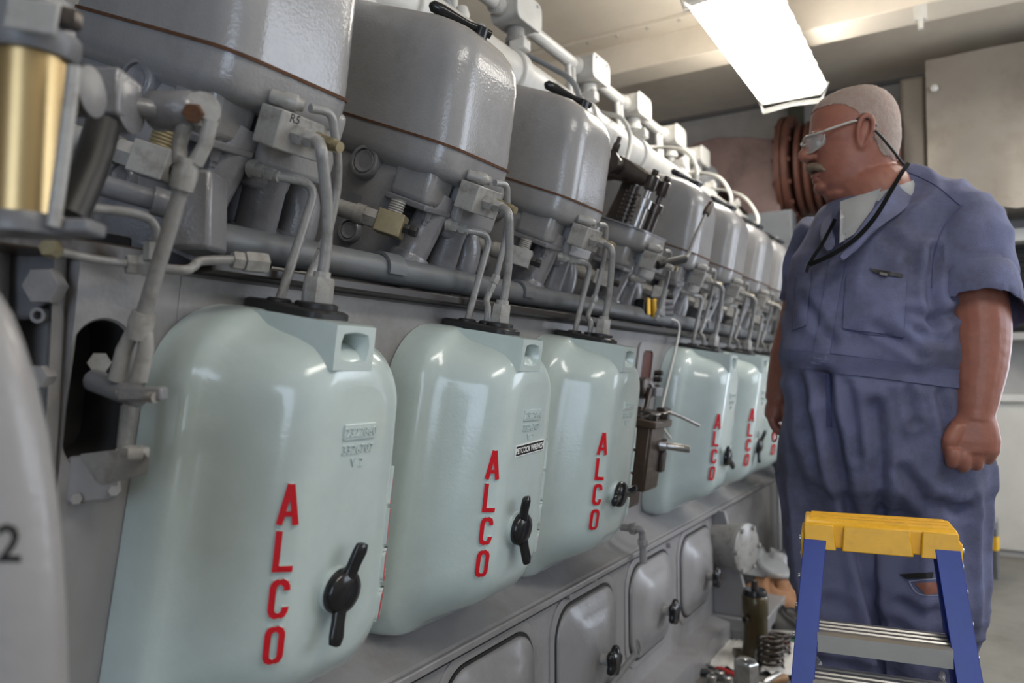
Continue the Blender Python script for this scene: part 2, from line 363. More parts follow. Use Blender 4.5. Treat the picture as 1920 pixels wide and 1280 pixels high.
# ================================================================== PALE GREEN COVERS
def ribbon(b, pts, w, h0, h1, fn, closed=False, m_side=0, m_top=1):
    n = len(pts); P = [V((p[0], p[1], 0)) for p in pts]; Lf, Rt = [], []
    for i in range(n):
        a = P[i-1] if (i or closed) else None; c = P[(i+1) % n] if (i < n-1 or closed) else None
        d1 = (P[i]-a).normalized() if a is not None else None; d2 = (c-P[i]).normalized() if c is not None else None
        d = ((d1 or d2)+(d2 or d1)).normalized(); nn = V((-d.y, d.x, 0)); k = 1/max(.4, nn.dot(V((-(d1 or d2).y, (d1 or d2).x, 0))))
        Lf.append(P[i]+nn*w/2*k); Rt.append(P[i]-nn*w/2*k)
    m_ = n if closed else n-1
    for i in range(m_):
        j = (i+1) % n
        q = [Lf[i], Rt[i], Rt[j], Lf[j]]
        b.add([fn(p.x, p.y, h1) for p in q], [(0, 1, 2, 3)], m_top)
        b.add([fn(p.x, p.y, h) for h in (h0, h1) for p in (Lf[i], Lf[j])]+[fn(p.x, p.y, h) for h in (h0, h1) for p in (Rt[i], Rt[j])], [(0, 1, 3, 2), (4, 6, 7, 5)], m_side)
    if not closed:
        for i in (0, n-1): b.add([fn(p.x, p.y, h) for h in (h0, h1) for p in (Lf[i], Rt[i])], [(0, 1, 3, 2)], m_side)
def rounded_path(w, h, r, k=5, open_gap=None):
    pts = []
    for cx, cy, a0 in ((w-r, h-r, 0), (r, h-r, 90), (r, r, 180), (w-r, r, 270)):
        for i in range(k+1):
            a = rad(a0+90*i/k); pts.append((cx+r*math.cos(a), cy+r*math.sin(a)))
    return pts
def letter(ch, h, fn, par, w=.48):
    b = MB(); s = .155*h; W_ = w*h; g = s/2; h0, h1 = -.004, .0045
    if ch == 'A':
        ribbon(b, [(g*.6, 0), (W_/2-g*.15, h)], s, h0, h1, fn); ribbon(b, [(W_-g*.6, 0), (W_/2+g*.15, h)], s, h0, h1, fn); ribbon(b, [(W_*.25, h*.27), (W_*.75, h*.27)], s*.85, h0, h1-.0003, fn)
    elif ch == 'L': ribbon(b, [(g, h), (g, g), (W_, g)], s, h0, h1, fn)
    elif ch == 'O': ribbon(b, [(x+g, y+g) for x, y in rounded_path(W_-s, h-s, .17*h)], s, h0, h1, fn, True)
    elif ch == 'C':
        p = [(x+g, y+g) for x, y in rounded_path(W_-s, h-s, .17*h)]; ribbon(b, [(W_-g, h*.70)]+p+[(W_-g, h*.30)], s, h0, h1, fn)
    return b.build('letter', [m_green, m_red], par, smooth=False)
def text_mesh(txt, size, fn, name, mt, par, depth=.001, xs=1.0, bold=0):
    cu = bpy.data.curves.new('txt', 'FONT'); cu.body = txt; cu.size = size; cu.extrude = depth; cu.resolution_u = 2; cu.offset = bold
    o = bpy.data.objects.new('txt', cu); COL.objects.link(o)
    dg = bpy.context.evaluated_depsgraph_get(); me = bpy.data.meshes.new_from_object(o.evaluated_get(dg))
    xsz = [v.co.x for v in me.vertices]; w = (max(xsz)-min(xsz)); x0 = min(xsz)
    b = MB(); b.add([fn((v.co.x-x0-w/2)*xs, v.co.y, v.co.z) for v in me.vertices], [tuple(p.vertices) for p in me.polygons])
    bpy.data.objects.remove(o); bpy.data.curves.remove(cu); bpy.data.meshes.remove(me)
    return b.build(name, mt, par, smooth=False)

def cover(n, handle_deg, label, extra=None):
    yc = cyl_y(n)+.014; t = thing('fuel_pump_cover', CP(yc, -.48, 0), label, 'cover', 'pale green engine side covers')
    def P(y, tt, nn): return CP(yc+y, tt, nn)
    def ring(wb_, wt_, top, bot, rt, rb, nn): return rrect(wb_, wt_, top, bot, rt, rb, lambda u, v: P(u, v, nn), 9, 6)
    lv = [(.195, .175, .098, -.485, .115, .075, .002), (.195, .175, .098, -.485, .115, .075, .010), (.192, .172, .0975, -.480, .115, .08, .040), (.188, .168, .096, -.474, .113, .082, .062),
          (.183, .163, .0925, -.467, .110, .085, .072), (.174, .154, .086, -.456, .104, .086, .081), (.164, .144, .080, -.446, .099, .086, .092), (.154, .135, .076, -.434, .096, .086, .112), (.138, .121, .072, -.414, .092, .084, .145),
          (.124, .109, .067, -.399, .087, .08, .170), (.112, .098, .059, -.386, .081, .075, .184), (.100, .088, .050, -.372, .073, .068, .194), (.090, .078, .040, -.36, .064, .06, .2005), (.080, .068, .029, -.348, .055, .052, .2038), (.062, .052, .012, -.33, .042, .042, .205)]
    rings = [ring(*l) for l in lv]; b = MB(); b.loft(rings, cap1=False)
    b.loft([rings[-1]]+fill_rings(rings[-1], P(0, -.16, .206), [.35, .7, .97]), cap0=False)
    b.build('shell', m_green, t, ang=60)
    # lifting lug with pocket
    def lr(w, h, nn, sq, dt=0):
        pts = []
        for i in range(32):
            a = 2*math.pi*i/32; c_, s_ = math.cos(a), math.sin(a); m_ = max(abs(c_), abs(s_)); k = (1-sq)+sq/m_
            pts.append(P(w*c_*k-.020, .061+dt+h*s_*k, nn))
        return pts
    g = MB(); g.loft([lr(.060, .034, .02, 1), lr(.046, .034, .10, 1), lr(.038, .031, .195, .97), lr(.036, .029, .2035, .95), lr(.026, .02, .2035, .5, .001), lr(.024, .018, .199, .5), lr(.014, .012, .165, .3, .006)])
    g.build('lifting_lug', m_green, t, ang=40)
    # grommet plate on the top
    g = MB(); tt = .0985
    def gp(w, n0, n1, h): return rrect(w, w, n1, n0, .018, .018, lambda u, v: P(u-.014, h+(.01-.05*(v-.01)), v), 4, 2)
    g.loft([gp(.037, .006, .155, .088), gp(.037, .006, .155, .098), gp(.033, .01, .151, .101)]); g.build('grommet_plate', m_blackm, t, ang=50)
    for nn, y, r in ((.123, .0, .026), (.052, -.006, .017), (.085, .012, .015)):
        MB().lathe(P(y-.014, .098, nn), P(0, 1, 0)-P(0, 0, 0), [(0, r*1.25), (.006, r*1.25), (.008, r), (.014, r), (.016, r*.8)], 18).build('grommet', m_blackm, t)
    # ALCO letters down both shoulders, draped on the casting
    from mathutils.bvhtree import BVHTree
    bv = BVHTree.FromPolygons([tuple(p) for p in b.v], b.f)
    cN = CP(0, 0, 1)-CP(0, 0, 0); cT = CP(0, 1, 0)-CP(0, 0, 0)
    for sgn in (-1, 1):
        ang = rad(42 if sgn < 0 else 42)
        for ch, tp in zip('ALCO', (-.1335, -.1915, -.2495, -.3075)):
            h = .0505; wl = .48*h
            yy = -.090 if sgn < 0 else .090; nn = .19
            nv = cN*math.cos(ang)+V((0, 1, 0))*sgn*math.sin(ang); uv = cT.cross(nv).normalized()
            o = P(yy, tp, nn) - uv*wl/2 - cT*h/2
            def fn(u, v, hh):
                p0 = o+uv*u+cT*v+nv*.08; hit = bv.ray_cast(p0, -nv, .2)[0]
                return (hit if hit else o+uv*u+cT*v)+nv*hh
            letter(ch, h, fn, t)
    # cast number plate
    cN = CP(0, 0, 1)-CP(0, 0, 0); cT = CP(0, 1, 0)-CP(0, 0, 0)
    pl = MB(); o = P(.004, -.048, .2055)
    pl.loft([rrect(.030, .030, .0105, -.0105, .002, .002, lambda u, v: o+V((0, u, 0))+cT*v+cN*hh, 2, 1) for hh in (-.003, .0025)]); pl = pl.build('number_plate', m_green, t, smooth=False, bevel=.001)
    text_mesh('2322860', .017, lambda u, v, hh: o+V((0, u, 0))+cT*(v-.006)+cN*(.0025+hh), 'cast_digits', m_green, pl, .0016)
    text_mesh('3326707', .017, lambda u, v, hh: o+V((0, u, 0))+cT*(v-.029)+cN*(hh), 'cast_digits', m_green, pl, .0022)
    text_mesh('V 2', .017, lambda u, v, hh: o+V((0, u, 0))+cT*(v-.047)+cN*(hh), 'cast_digits', m_green, pl, .0022)
    # wing handle
    hc = P(-.008, -.257, .2055); hd = thing
    g = MB(); g.lathe(hc, cN, [(-.002, .031), (.004, .031), (.006, .0285), (.008, .0285)], 28); g.build('handle_seat', m_green, t)
    g = MB(); g.lathe(hc, cN, [(.008, .030), (.016, .030), (.021, .026), (.025, .016), (.026, .004)], 28)
    hob = g.build('wing_handle', m_black, t, ang=50)
    a = rad(handle_deg); du = (cT*math.cos(a)+V((0, 1, 0))*math.sin(a)); dw = cN.cross(du).normalized()
    g = MB(); rr = []
    for s_, w_, th, lift in ((-.073, .004, .004, .036), (-.071, .010, .006, .036), (-.060, .0125, .007, .035), (-.04, .0105, .0075, .031), (-.02, .0115, .009, .027), (0, .014, .012, .026), (.02, .0115, .009, .027), (.04, .0105, .0075, .031), (.060, .0125, .007, .035), (.071, .010, .006, .036), (.073, .004, .004, .036)):
        rr.append([hc+du*s_*.91+dw*w_*math.cos(q)+cN*(lift-.012+th*math.sin(q)) for q in [2*math.pi*i/14 for i in range(14)]])
    g.loft(rr); g.build('wing', m_black, hob, ang=60)
    if extra: extra(t, P, cN, cT)
    return t
def petcock_label(t, P, cN, cT):
    o = P(.008, -.110, .2065); tilt = rad(3)
    U = V((0, 1, 0))*math.cos(tilt)+cT*math.sin(tilt); T = cT*math.cos(tilt)-V((0, 1, 0))*math.sin(tilt)
    b = MB(); b.poly([(-.052, -.0105), (.052, -.0105), (.052, .0105), (-.052, .0105)], -.001, .0008, lambda u, v, h: o+U*u+T*v+cN*h)
    l = b.build('label_sticker', mat('sticker_white', (.75, .74, .72), .4), t, smooth=False)
    b = MB(); b.poly([(-.050, -.0086), (.050, -.0086), (.050, .0086), (-.050, .0086)], .0005, .0011, lambda u, v, h: o+U*u+T*v+cN*h)
    b.build('sticker_face', mat('sticker_black', (.02, .018, .02), .35), l, smooth=False)
    text_mesh('PETCOCK WRENCH', .0150, lambda u, v, h: o+U*u*.74+T*(v-.0052)+cN*(.0012+h), 'sticker_text', mat('sticker_ink', (.8, .79, .77), .4), l, .0001, bold=.0003)
cover(1, 14, 'pale green cover nearest the camera, black wing handle upright')
cover(2, -14, 'pale green cover bearing the black PETCOCK WRENCH sticker', petcock_label)
cover(3, 84, 'pale green cover beside the brown pump, its black wing handle turned sideways')
cover(5, 125, 'pale green cover just past the open bay with the brown pump')
cover(6, 18, 'pale green cover beyond the open bay, second past the brown pump')
cover(7, 30, 'pale green cover partly behind the hanging hand of the man')
cover(8, 0, 'pale green cover farthest away, hidden behind the man')
# ================================================================== CYLINDER HEADS
A22 = rad(22.5); sH, cH = math.sin(A22), math.cos(A22); RH = (-.775, 1.445)
HN = V((cH, 0, -sH)); HA = V((sH, 0, cH))
def HP(c, y, a, n): return V((RH[0]+a*sH+n*cH, c+y, RH[1]+a*cH-n*sH))
def HAT(px, py, n, c):      # pixel of the survey -> point on the plane n of the head at c
    r = AX_F + AX_R*((px-960)/FPX) + AX_U*((640-py)/FPX); o = V((RH[0]+n*cH, 0, RH[1]-n*sH)); cm = V((0, 0, CAMH))
    return cm + r*((o-cm).dot(HN)/r.dot(HN))
def disc_plug(p, axis, r, name, par, mt):
    MB().lathe(p, axis, [(-.02, r*1.28), (0, r*1.28), (.004, r*1.18), (.004, r*1.02), (-.003, r), (-.001, r*.5), (0, .001)], 24).build(name, mt, par)
def make_head(n, label, covered=True):
    c = cyl_y(n); C2 = cyl_y(2); dy = V((0, c-C2, 0))
    t = thing('cylinder_head', HP(c, 0, -.26, -.12), label, 'cylinder head', 'cylinder heads along the engine')
    def P(y, a, nn): return HP(c, y, a, nn)
    def Q(px, py, nn): return HAT(px, py, nn, C2)+dy     # measured on the second head
    def ring(a, fr, w, r, bk=-.42): return rrect((w[0], w[1]), (w[0], w[1]), fr, bk, r, r, lambda u, v: P(u, a, v), 7, 4)
    # upper band of the casting and the body below
    b = MB()
    lv = [(-.30, -.125, (.095, .08), .04), (-.15, -.115, (.112, .085), .04), (-.085, -.095, (.116, .087), .04), (-.068, -.035, (.108, .095), .045), (-.060, -.012, (.120, .10), .05), (-.050, .002, (.127, .102), .05), (-.035, .004, (.129, .103), .05), (-.003, .003, (.128, .103), .05)]
    b.loft([ring(*l) for l in lv]); b.build('head_casting', m_grey, t, ang=50)
    b = MB(); bx = lambda y0, y1, a0, a1, n0, n1, r=.012: b.loft([rrect(-y0, -y0, n1, n0, r, r, lambda u, v: P(u+(y1+y0)*0, a, v), 3, 1) for a in (a0, a1)])
    def block(y0, y1, a0, a1, n0, n1, name, mt, bev=.006, taper=0):
        q = MB(); q.loft([[P(y, a0, n_) for y, n_ in ((y0, n0), (y1, n0), (y1, n1), (y0, n1))], [P(y, a1, n_) for y, n_ in ((y0+taper, n0), (y1-taper, n0), (y1-taper, n1), (y0+taper, n1))]])
        return q.build(name, mt, t, ang=40, bevel=bev, seg=3)
    block(-.035, .098, -.135, -.02, -.11, -.002, 'face_boss', m_grey, .012)
    block(-.112, -.045, -.118, -.045, -.12, -.022, 'pushrod_housing', m_grey, .014, -.004)
    block(-.118, -.040, -.126, -.114, -.12, -.014, 'housing_flange', m_cast, .003)
    block(-.030, .045, -.165, -.12, -.12, -.02, 'pushrod_housing', m_cast, .012)
    p = Q(801, 402, -.03); MB().hexa(p-HA*.012, p+HA*.01, .010).cyl(p-HA*.02, p+HA*.024, .006, 10).build('flange_bolt', m_cast, t)
    # cylinder jacket behind the tubes
    MB().lathe(P(-.01, -.34, -.20), HA, [(0, .115), (.05, .115), (.05, .105), (.2, .105)], 28).build('cylinder_jacket', m_cast, t)
    # pushrod tubes
    for (x0, y0), (x1, y1) in (((818, 385), (757, 505)), ((848, 425), (818, 525))):
        p0, p1 = Q(x0, y0, -.045), Q(x1, y1, -.045); d = (p1-p0).normalized(); L = (p1-p0).length
        q = MB(); q.lathe(p0-d*.02, d, [(0, .0305), (L-.012, .0305), (L-.012, .036), (L-.008, .038), (L+.008, .038), (L+.010, .035), (L+.03, .035), (L+.055, .039)], 22); q.build('pushrod_tube', m_cast, t, ang=50)
    # coolant jumper elbow
    q = MB(); q.tube([P(.075, -.13, -.12), P(.10, -.16, -.07), P(.105, -.21, -.055), P(.10, -.27, -.06)], .032, 18, 5); q.lathe(P(.10, -.235, -.06), HA, [(0, .037), (.016, .037)], 20); q.build('coolant_elbow', m_cast, t, ang=50)
    # round core plugs
    for (px, py), yo, r_ in (((685, 303), -.121, .022), ((656, 432), -.112, .017)):
        pA = at(px, py, Y=C2+yo)+dy; pa = V((.18, -1, .02)).normalized()
        MB().lathe(pA, pa, [(-.03, r_*1.75), (.0, r_*1.55), (.006, r_*1.42), (.008, r_*1.3), (.008, r_*1.12), (.003, r_*1.08), (.003, r_)], 28).build('plug_boss', m_cast, t, ang=40)
        MB().lathe(pA, pa, [(-.01, r_), (.005, r_), (.006, r_*.92), (.003, r_*.6), (.002, .001)], 24).build('core_plug', m_cast, t)
    # indicator petcock: hex, body, threaded stub, bolt
    pb = Q(733, 420, -.05); ax = V((.80, .42, -.30)).normalized()
    pet = MB(); R3 = Matrix((ax, V((0, 0, 1)).cross(ax).normalized(), ax.cross(V((0, 0, 1)).cross(ax)).normalized())).transposed()
    pet.box(pb, (.05, .038, .042), R3); pet = pet.build('petcock_valve', m_light if n != 2 else m_brass, t, bevel=.002, smooth=False)
    q = MB(); q.hexa(pb-ax*.024, pb-ax*.05, .018); q.cyl(pb-ax*.05, pb-ax*.068, .019, 18); q.cyl(pb-ax*.068, pb-ax*.13, .016, 16); q.build('valve_neck', m_light, pet)
    q = MB(); up = R3.col[2].lerp(HA, .5).normalized(); pr = [(.012, .0135)]
    for k in range(6): pr += [(.019+k*.0045, .0148), (.0212+k*.0045, .0130)]
    q.lathe(pb, up, pr+[(.047, .0145), (.047, .0105), (.02, .0102)], 18); q.build('threaded_stub', m_light if n != 1 else m_brass, pet)
    q = MB(); q.hexa(pb+ax*.024, pb+ax*.036, .0095); q.hexa(pb+ax*.036, pb+ax*.05, .0105); q.build('petcock_bolt', m_blackm, pet)
    # injector fitting block
    fb = block(-.062, .018, -.100, -.048, .0, .046, 'fitting_block', m_light, .0025)
    f0 = P(-.03, -.073, .046)
    q = MB(); q.hexa(f0, f0+HN*.02, .0135); q.cyl(f0+HN*.02, f0+HN*.024, .009, 12); q.hexa(f0+HN*.024, f0+HN*.038, .0115); q.cyl(f0+HN*.038, f0+HN*.046, .008, 12); q.build('pipe_nut', m_light, fb)
    f1 = P(.006, -.070, .046)
    q = MB(); q.cyl(f1, f1+HN*.012, .011, 14); q.hexa(f1+HN*.012, f1+HN*.036, .0105); q.cyl(f1+HN*.036, f1+HN*.046, .0075, 12); q.build('end_fitting', m_brass, fb)
    f2 = P(-.05, -.036, .012)
    q = MB(); d2 = (P(-.02, -.034, .04)-f2).normalized(); q.lathe(f2-d2*.01, d2, [(0, .007), (.003, .010), (.018, .010), (.02, .012), (.036, .012), (.038, .009), (.046, .008)], 14); q.build('leak_fitting', m_light, fb)
    # pipes down to the cover top
    g1, g2, g3 = CP(c, .112, .123), CP(c-.006, .108, .052), CP(c+.012, .108, .085)
    cTv = CP(0, 1, 0)-CP(0, 0, 0)
    if covered:
        q = MB(); q.tube(bend([f0+HN*.04, Q(955, 398, .115), Q(958, 492, .128).lerp(g1+cTv*.1, .3), g1], [.07, .05], 10), .0078, 12); q.build('injection_pipe', m_pipe, t)
        q = MB(); q.hexa(g1-cTv*.002, g1+cTv*.036, .0185); q.cyl(g1+cTv*.036, g1+cTv*.044, .012, 12); q.build('pipe_union_nut', m_light, t)
    e0 = P(-.02, -.034, .045)
    q = MB(); q.tube(bend([e0, Q(951, 345, .05), Q(952, 430, .055), Q(930, 520, .065)], [.03, .06], 8), .0062, 10); q.build('leak_off_pipe', m_pipe, t)
    pj = Q(930, 520, .065); pk = Q(918, 548, .07)
    q = MB(); dj = (pk-pj).normalized(); q.hexa(pj-dj*.004, pj+dj*.014, .0095); q.hexa(pj+dj*.014, pk, .008); q.build('pipe_joint', m_pipe, t)
    if covered:
        q = MB(); q.tube(bend([pk-dj*.004, pk+dj*.02, g3+cTv*.03, g3], [.02, .02], 5), .0066, 10); q.build('return_pipe', m_pipe, t)
    n0 = P(-.035, -.137, -.01)
    q = MB(); q.lathe(n0-HN*.01, V((.8, .25, -.15)), [(0, .014), (.012, .013)], 14); d3 = V((.8, .35, -.28)).normalized(); q.hexa(n0, n0+d3*.014, .0105); q.hexa(n0+d3*.018, n0+d3*.03, .0095); q.cyl(n0+d3*.01, n0+d3*.036, .0075, 12); q.build('elbow_fitting', m_light, t)
    if covered:
        q = MB(); q.tube(bend([n0+d3*.03, Q(921, 440, .035), Q(903, 530, .055).lerp(g2+cTv*.08, .4), g2], [.032, .06], 8), .0068, 10); q.build('injection_pipe', m_pipe, t)
    if covered:
        b = MB(); lv = [(.0, .002, (.127, .102), .05, -.42), (.012, 0, (.126, .101), .05, -.42), (.08, -.016, (.125, .099), .05, -.42), (.145, -.031, (.123, .097), .05, -.42), (.175, -.041, (.121, .093), .052, -.42), (.195, -.054, (.117, .085), .055, -.42), (.21, -.073, (.109, .074), .055, -.41), (.22, -.096, (.098, .06), .05, -.40), (.2255, -.125, (.083, .042), .042, -.39)]
        rings = [ring(*l) for l in lv]; b.loft(rings, cap1=False); b.loft([rings[-1]]+fill_rings(rings[-1], P(0, .229, -.24), [.4, .8, .97]), cap0=False)
        vc = b.build('valve_cover', m_grey, t, ang=60)
        g = MB(); g.loft([ring(-.0035, .0055, (.130, .105), .05), ring(.0012, .0055, (.130, .105), .05)]); g.build('rusty_seam', m_rust, vc)
        # latch lever on the top
        l0, l1 = P(.02, .240, -.13), P(-.06, .246, -.20)
        g = MB(); dd = (l1-l0).normalized(); rr = []; u, w, _ = frame(dd)
        g.tube([l0-dd*.02, l0, l0+dd*.03, l0+dd*.06, l0+dd*.085, l0+dd*.105, l0+dd*.112], [.008, .009, .006, .009, .012, .011, .003], 12); g.lathe(l0-HA*.03, HA, [(0, .016), (.035, .014)], 14)
        g.build('latch_lever', m_black, vc)
        g = MB(); g.lathe(P(.05, .22, -.16), HA, [(0, .02), (.012, .02), (.014, .012), (.03, .012), (.03, .008), (.04, .008)], 14); g.hexa(P(.05, .232, -.16), P(.05, .246, -.16), .015); g.build('breather_fitting', m_light, vc)
    return t
HL = ['cylinder head nearest the camera, rust line under its grey valve cover', 'second grey cylinder head from the camera, brass petcock beside it',
      'third grey cylinder head from the camera, next to the opened head', 'opened cylinder head without valve cover, dark rocker arms showing',
      'grey cylinder head just past the opened one', 'sixth grey cylinder head, third from the far end', 'seventh grey cylinder head, second from the far end', 'grey cylinder head farthest from the camera, beside the man']
heads = [make_head(n, HL[n-1], n != 4) for n in range(1, 9)]
# ---- rocker gear on the opened head
c4 = cyl_y(4); H4 = heads[3]
def P4(y, a, n): return HP(c4, y, a, n)
q = MB(); q.loft([rrect(.127, .127, .0, -.33, .05, .05, lambda u, v: P4(u-.012, a, v), 6, 3) for a in (-.002, .003)]); q.build('deck_plate', m_cast, H4)
for k, (y, nn) in enumerate(((-.055, -.055), (.02, -.045))):
    q = MB(); o = P4(y, -.01, nn); q.lathe(o, HA, [(0, .017), (.075, .017), (.075, .023), (.10, .023), (.102, .017), (.104, .009), (.13, .009)], 18); q.build('pushrod_sleeve', m_oily if k else m_steel, H4, ang=40)
    q = MB(); p = P4(y, .128, nn); q.lathe(p, HA, [(-.012, .015), (0, .019), (.03, .019), (.034, .014)], 16); q.hexa(p+HA*.034, p+HA*.05, .011); q.build('rocker_ball_end', m_oily, H4, ang=40)
    q = MB(); rr = []
    for s_, hh, ww, da in ((0, .017, .012, 0), (.04, .020, .011, .006), (.08, .026, .013, .014), (.115, .032, .016, .015), (.15, .026, .013, .006), (.19, .016, .011, -.02)):
        rr.append([P4(y-.03*(s_/.19), .142+da, nn-s_)+HA*hh*math.sin(g)+V((0, 1, 0))*ww*math.cos(g) for g in [2*math.pi*i/14 for i in range(14)]])
    q.loft(rr); q.build('rocker_arm', m_oily, H4, ang=60)
q = MB(); q.tube([P4(-.12, .155, -.17), P4(.08, .155, -.16)], .026, 18); q.lathe(P4(-.125, .155, -.17), (0, -1, 0), [(0, .033), (.012, .033), (.014, .02)], 18); q.build('rocker_shaft', m_oily, H4)
for y in (.055,): MB().loft([rrect(.016, .016, .04, -.04, .01, .01, lambda u, v: P4(y+u, a, -.17+v*k_), 3, 1) for a, k_ in ((0, 1), (.09, .7), (.17, .6))]).build('rocker_pedestal', m_oily, H4, ang=40)
q = MB()
for k in range(7): q.lathe(P4(-.03, .02+k*.013, -.11), HA, [(-.003, .018), (-.003, .024), (.003, .024), (.003, .018), (-.003, .018)], 16)
q.lathe(P4(-.03, .0, -.11), HA, [(0, .014), (.12, .014)], 12); q.build('valve_spring', m_oily, H4)
q = MB(); q.hexa(P4(-.10, .19, -.18), P4(-.10, .215, -.18), .012); q.cyl(P4(-.10, .15, -.18), P4(-.10, .235, -.18), .007, 10); q.build('pedestal_stud', m_oily, H4)
# hanging feeler line with a black sleeve at the opened head
q = MB(); a0 = HAT(1232, 497, .05, c4); a1 = HAT(1284, 485, .09, c4); q.tube([a0, a0.lerp(a1, .5), a1], .013, 12); q.build('black_sleeve', m_blackm, H4)
q = MB(); a2 = HAT(1325, 398, .06, c4); q.tube([a1, a1.lerp(a2, .12)+V((0, .01, .0)), a1.lerp(a2, .5), a2], .006, 8, 4); q.build('test_line', m_pipe, H4)
q = MB(); d = (a2-a1).normalized(); q.hexa(a2-d*.01, a2+d*.022, .012); q.cyl(a2+d*.022, a2+d*.04, .009, 10); q.build('line_cap', m_oily, H4)
text_mesh('R5', .016, lambda u, v, h: HP(cyl_y(1), -.040+u, -.060+v, .0462+h), 'ink_mark', m_black, heads[0], .0001)
# ================================================================== PIPES AND WIRING ABOVE THE HEADS
t = thing('header_pipe', (-1.10, 2.3, 1.17), 'thick white header pipe running behind the cylinder heads', 'pipe')
MB().tube([(-1.10, .9, 1.89), (-1.10, 4.3, 1.89)], .065, 24).build('pipe_run', m_white, t)
for n in range(2, 9):
    y = cyl_y(n)-.02
    q = MB(); q.tube([(-1.10, y, 1.89), (-1.09, y, 1.78), (-1.06, y, 1.60)], .04, 14); q.build('branch', m_white, t)
    q = MB(); q.lathe((-1.10, y+.16, 1.89), (0, 1, 0), [(-.02, .075), (.02, .075)], 24); q.box((-1.06, y+.16, 1.965), (.05, .04, .03)); q.build('pipe_band', m_white, t, bevel=.004)
    q = MB(); q.hexa((-1.05, y+.16, 1.955), (-1.05, y+.16, 1.99), .012); q.build('band_bolt', m_white, t)
t = thing('wiring_conduit', (-1.29, 2.6, 1.17), 'white painted wiring conduit with square junction boxes above the heads', 'conduit')
ZCD = 2.25
MB().tube([(-1.29, .9, ZCD), (-1.29, 4.25, ZCD)], .024, 16).build('conduit_tube', m_white, t)
ybox = [at(px, py, X=-1.29).y for px, py in ((960, 30), (1098, 128), (1182, 205), (1252, 258), (1300, 300))]
for i, y in enumerate(ybox):
    b = MB(); c0 = V((-1.275, y, ZCD))
    b.loft([rrect(.078, .078, .046, -.046, .022, .022, lambda u, v: V((-1.275+dx, y+u, ZCD+v)), 4, 1) for dx in (-.05, .045)]); jb = b.build('junction_box', m_white, t, ang=40)
    b = MB(); b.loft([rrect(.082, .082, .05, -.05, .026, .026, lambda u, v: V((-1.275+dx, y+u, ZCD+v)), 4, 1) for dx in (.045, .056)]); b.build('box_lid', m_white, jb, bevel=.002)
    for u in (-.05, .05): MB().hexa((-1.219, y+u, ZCD+.035), (-1.213, y+u, ZCD+.035), .006).build('lid_screw', m_white, jb)
    for sg in (-1, 1): MB().lathe((-1.29, y+sg*.074, ZCD), (0, sg, 0), [(0, .034), (.03, .034), (.034, .028), (.04, .028)], 18).build('hub', m_white, jb)
    MB().lathe((-1.275, y, ZCD-.05), (0, 0, -1), [(0, .03), (.03, .03), (.034, .036), (.05, .036), (.054, .022), (.075, .014)], 18).build('cable_gland', m_white if i else m_light, jb)
    if 1 <= i: 
        q = MB(); q.tube([(-1.29, y-.16, ZCD), (-1.27, y-.16, 1.95)], .012, 8); q.tube([(-1.29, y-.12, ZCD), (-1.27, y-.12, 1.95)], .012, 8); q.build('stand_post', m_white, t)
# signal cables from boxes to valve covers
cabs = [(0, 3, m_hoseg, .009, 'thick grey cable drooping from the nearest junction box'), (1, 4, m_hosew, .008, 'white cable looping from the second junction box'),
        (2, 5, m_hosew, .008, 'white cable arching from the third junction box'), (3, 6, m_hosew, .008, 'white cable arching from the fourth junction box'), (4, 7, m_hosew, .008, 'white cable arching from the farthest junction box')]
for i, hn, mt, r, lb in cabs:
    p0 = V((-1.275, ybox[i], ZCD-.12)); c = cyl_y(hn); e = HP(c, .03, .215, -.14)
    if i == 0: pts = [p0, p0+V((0, .02, -.06)), at(985, 105, X=-1.2), at(1040, 130, X=-1.1), at(1072, 152, X=-1.02), at(1086, 185, X=-.98), at(1080, 215, X=-.97)]
    elif i == 1: pts = [p0, p0+V((0, .0, -.06)), at(1100, 200, X=-1.2), at(1130, 212, X=-1.1), at(1165, 222, X=-1.02), at(1182, 260, X=-.98), at(1172, 310, X=-.96)]
    else:
        m_ = p0.lerp(e, .5)
        pts = [p0, p0+V((.01, .02, -.05)), p0+V((.10, .10, -.05)), m_+V((.06, .16, .06)), e+V((0, .05, .08)), e]
    o = MB().tube(pts, r, 10, 6).build('signal_cable', mt); tag(o, lb, 'cable', 'cables over the engine'); solo(o, pts[-1])
# grey tube lines rising at the top left behind the second head
t = thing('riser_bracket', at(830, 40, X=-1.25), 'white bracket and grey tubing behind the second valve cover', 'bracket')
q = MB(); 
for px in (828, 852): q.tube([at(px, 45, X=-1.2), at(px-3, -60, X=-1.2)], .012, 8)
q.build('bracket_post', m_white, t)
MB().tube([at(868, 40, X=-1.15), at(845, 15, X=-1.15), at(815, -30, X=-1.15)], .009, 8).build('grey_tube', m_hoseg, t)
MB().tube([at(722, 20, X=-1.1), at(735, -5, X=-1.1), at(745, -40, X=-1.1)], .011, 8).build('grey_tube', m_hoseg, t)
MB().lathe(at(866, 28, X=-1.15), (0, 0, 1), [(-.02, .018), (.0, .022), (.02, .016)], 12).build('tube_clip', m_white, t)

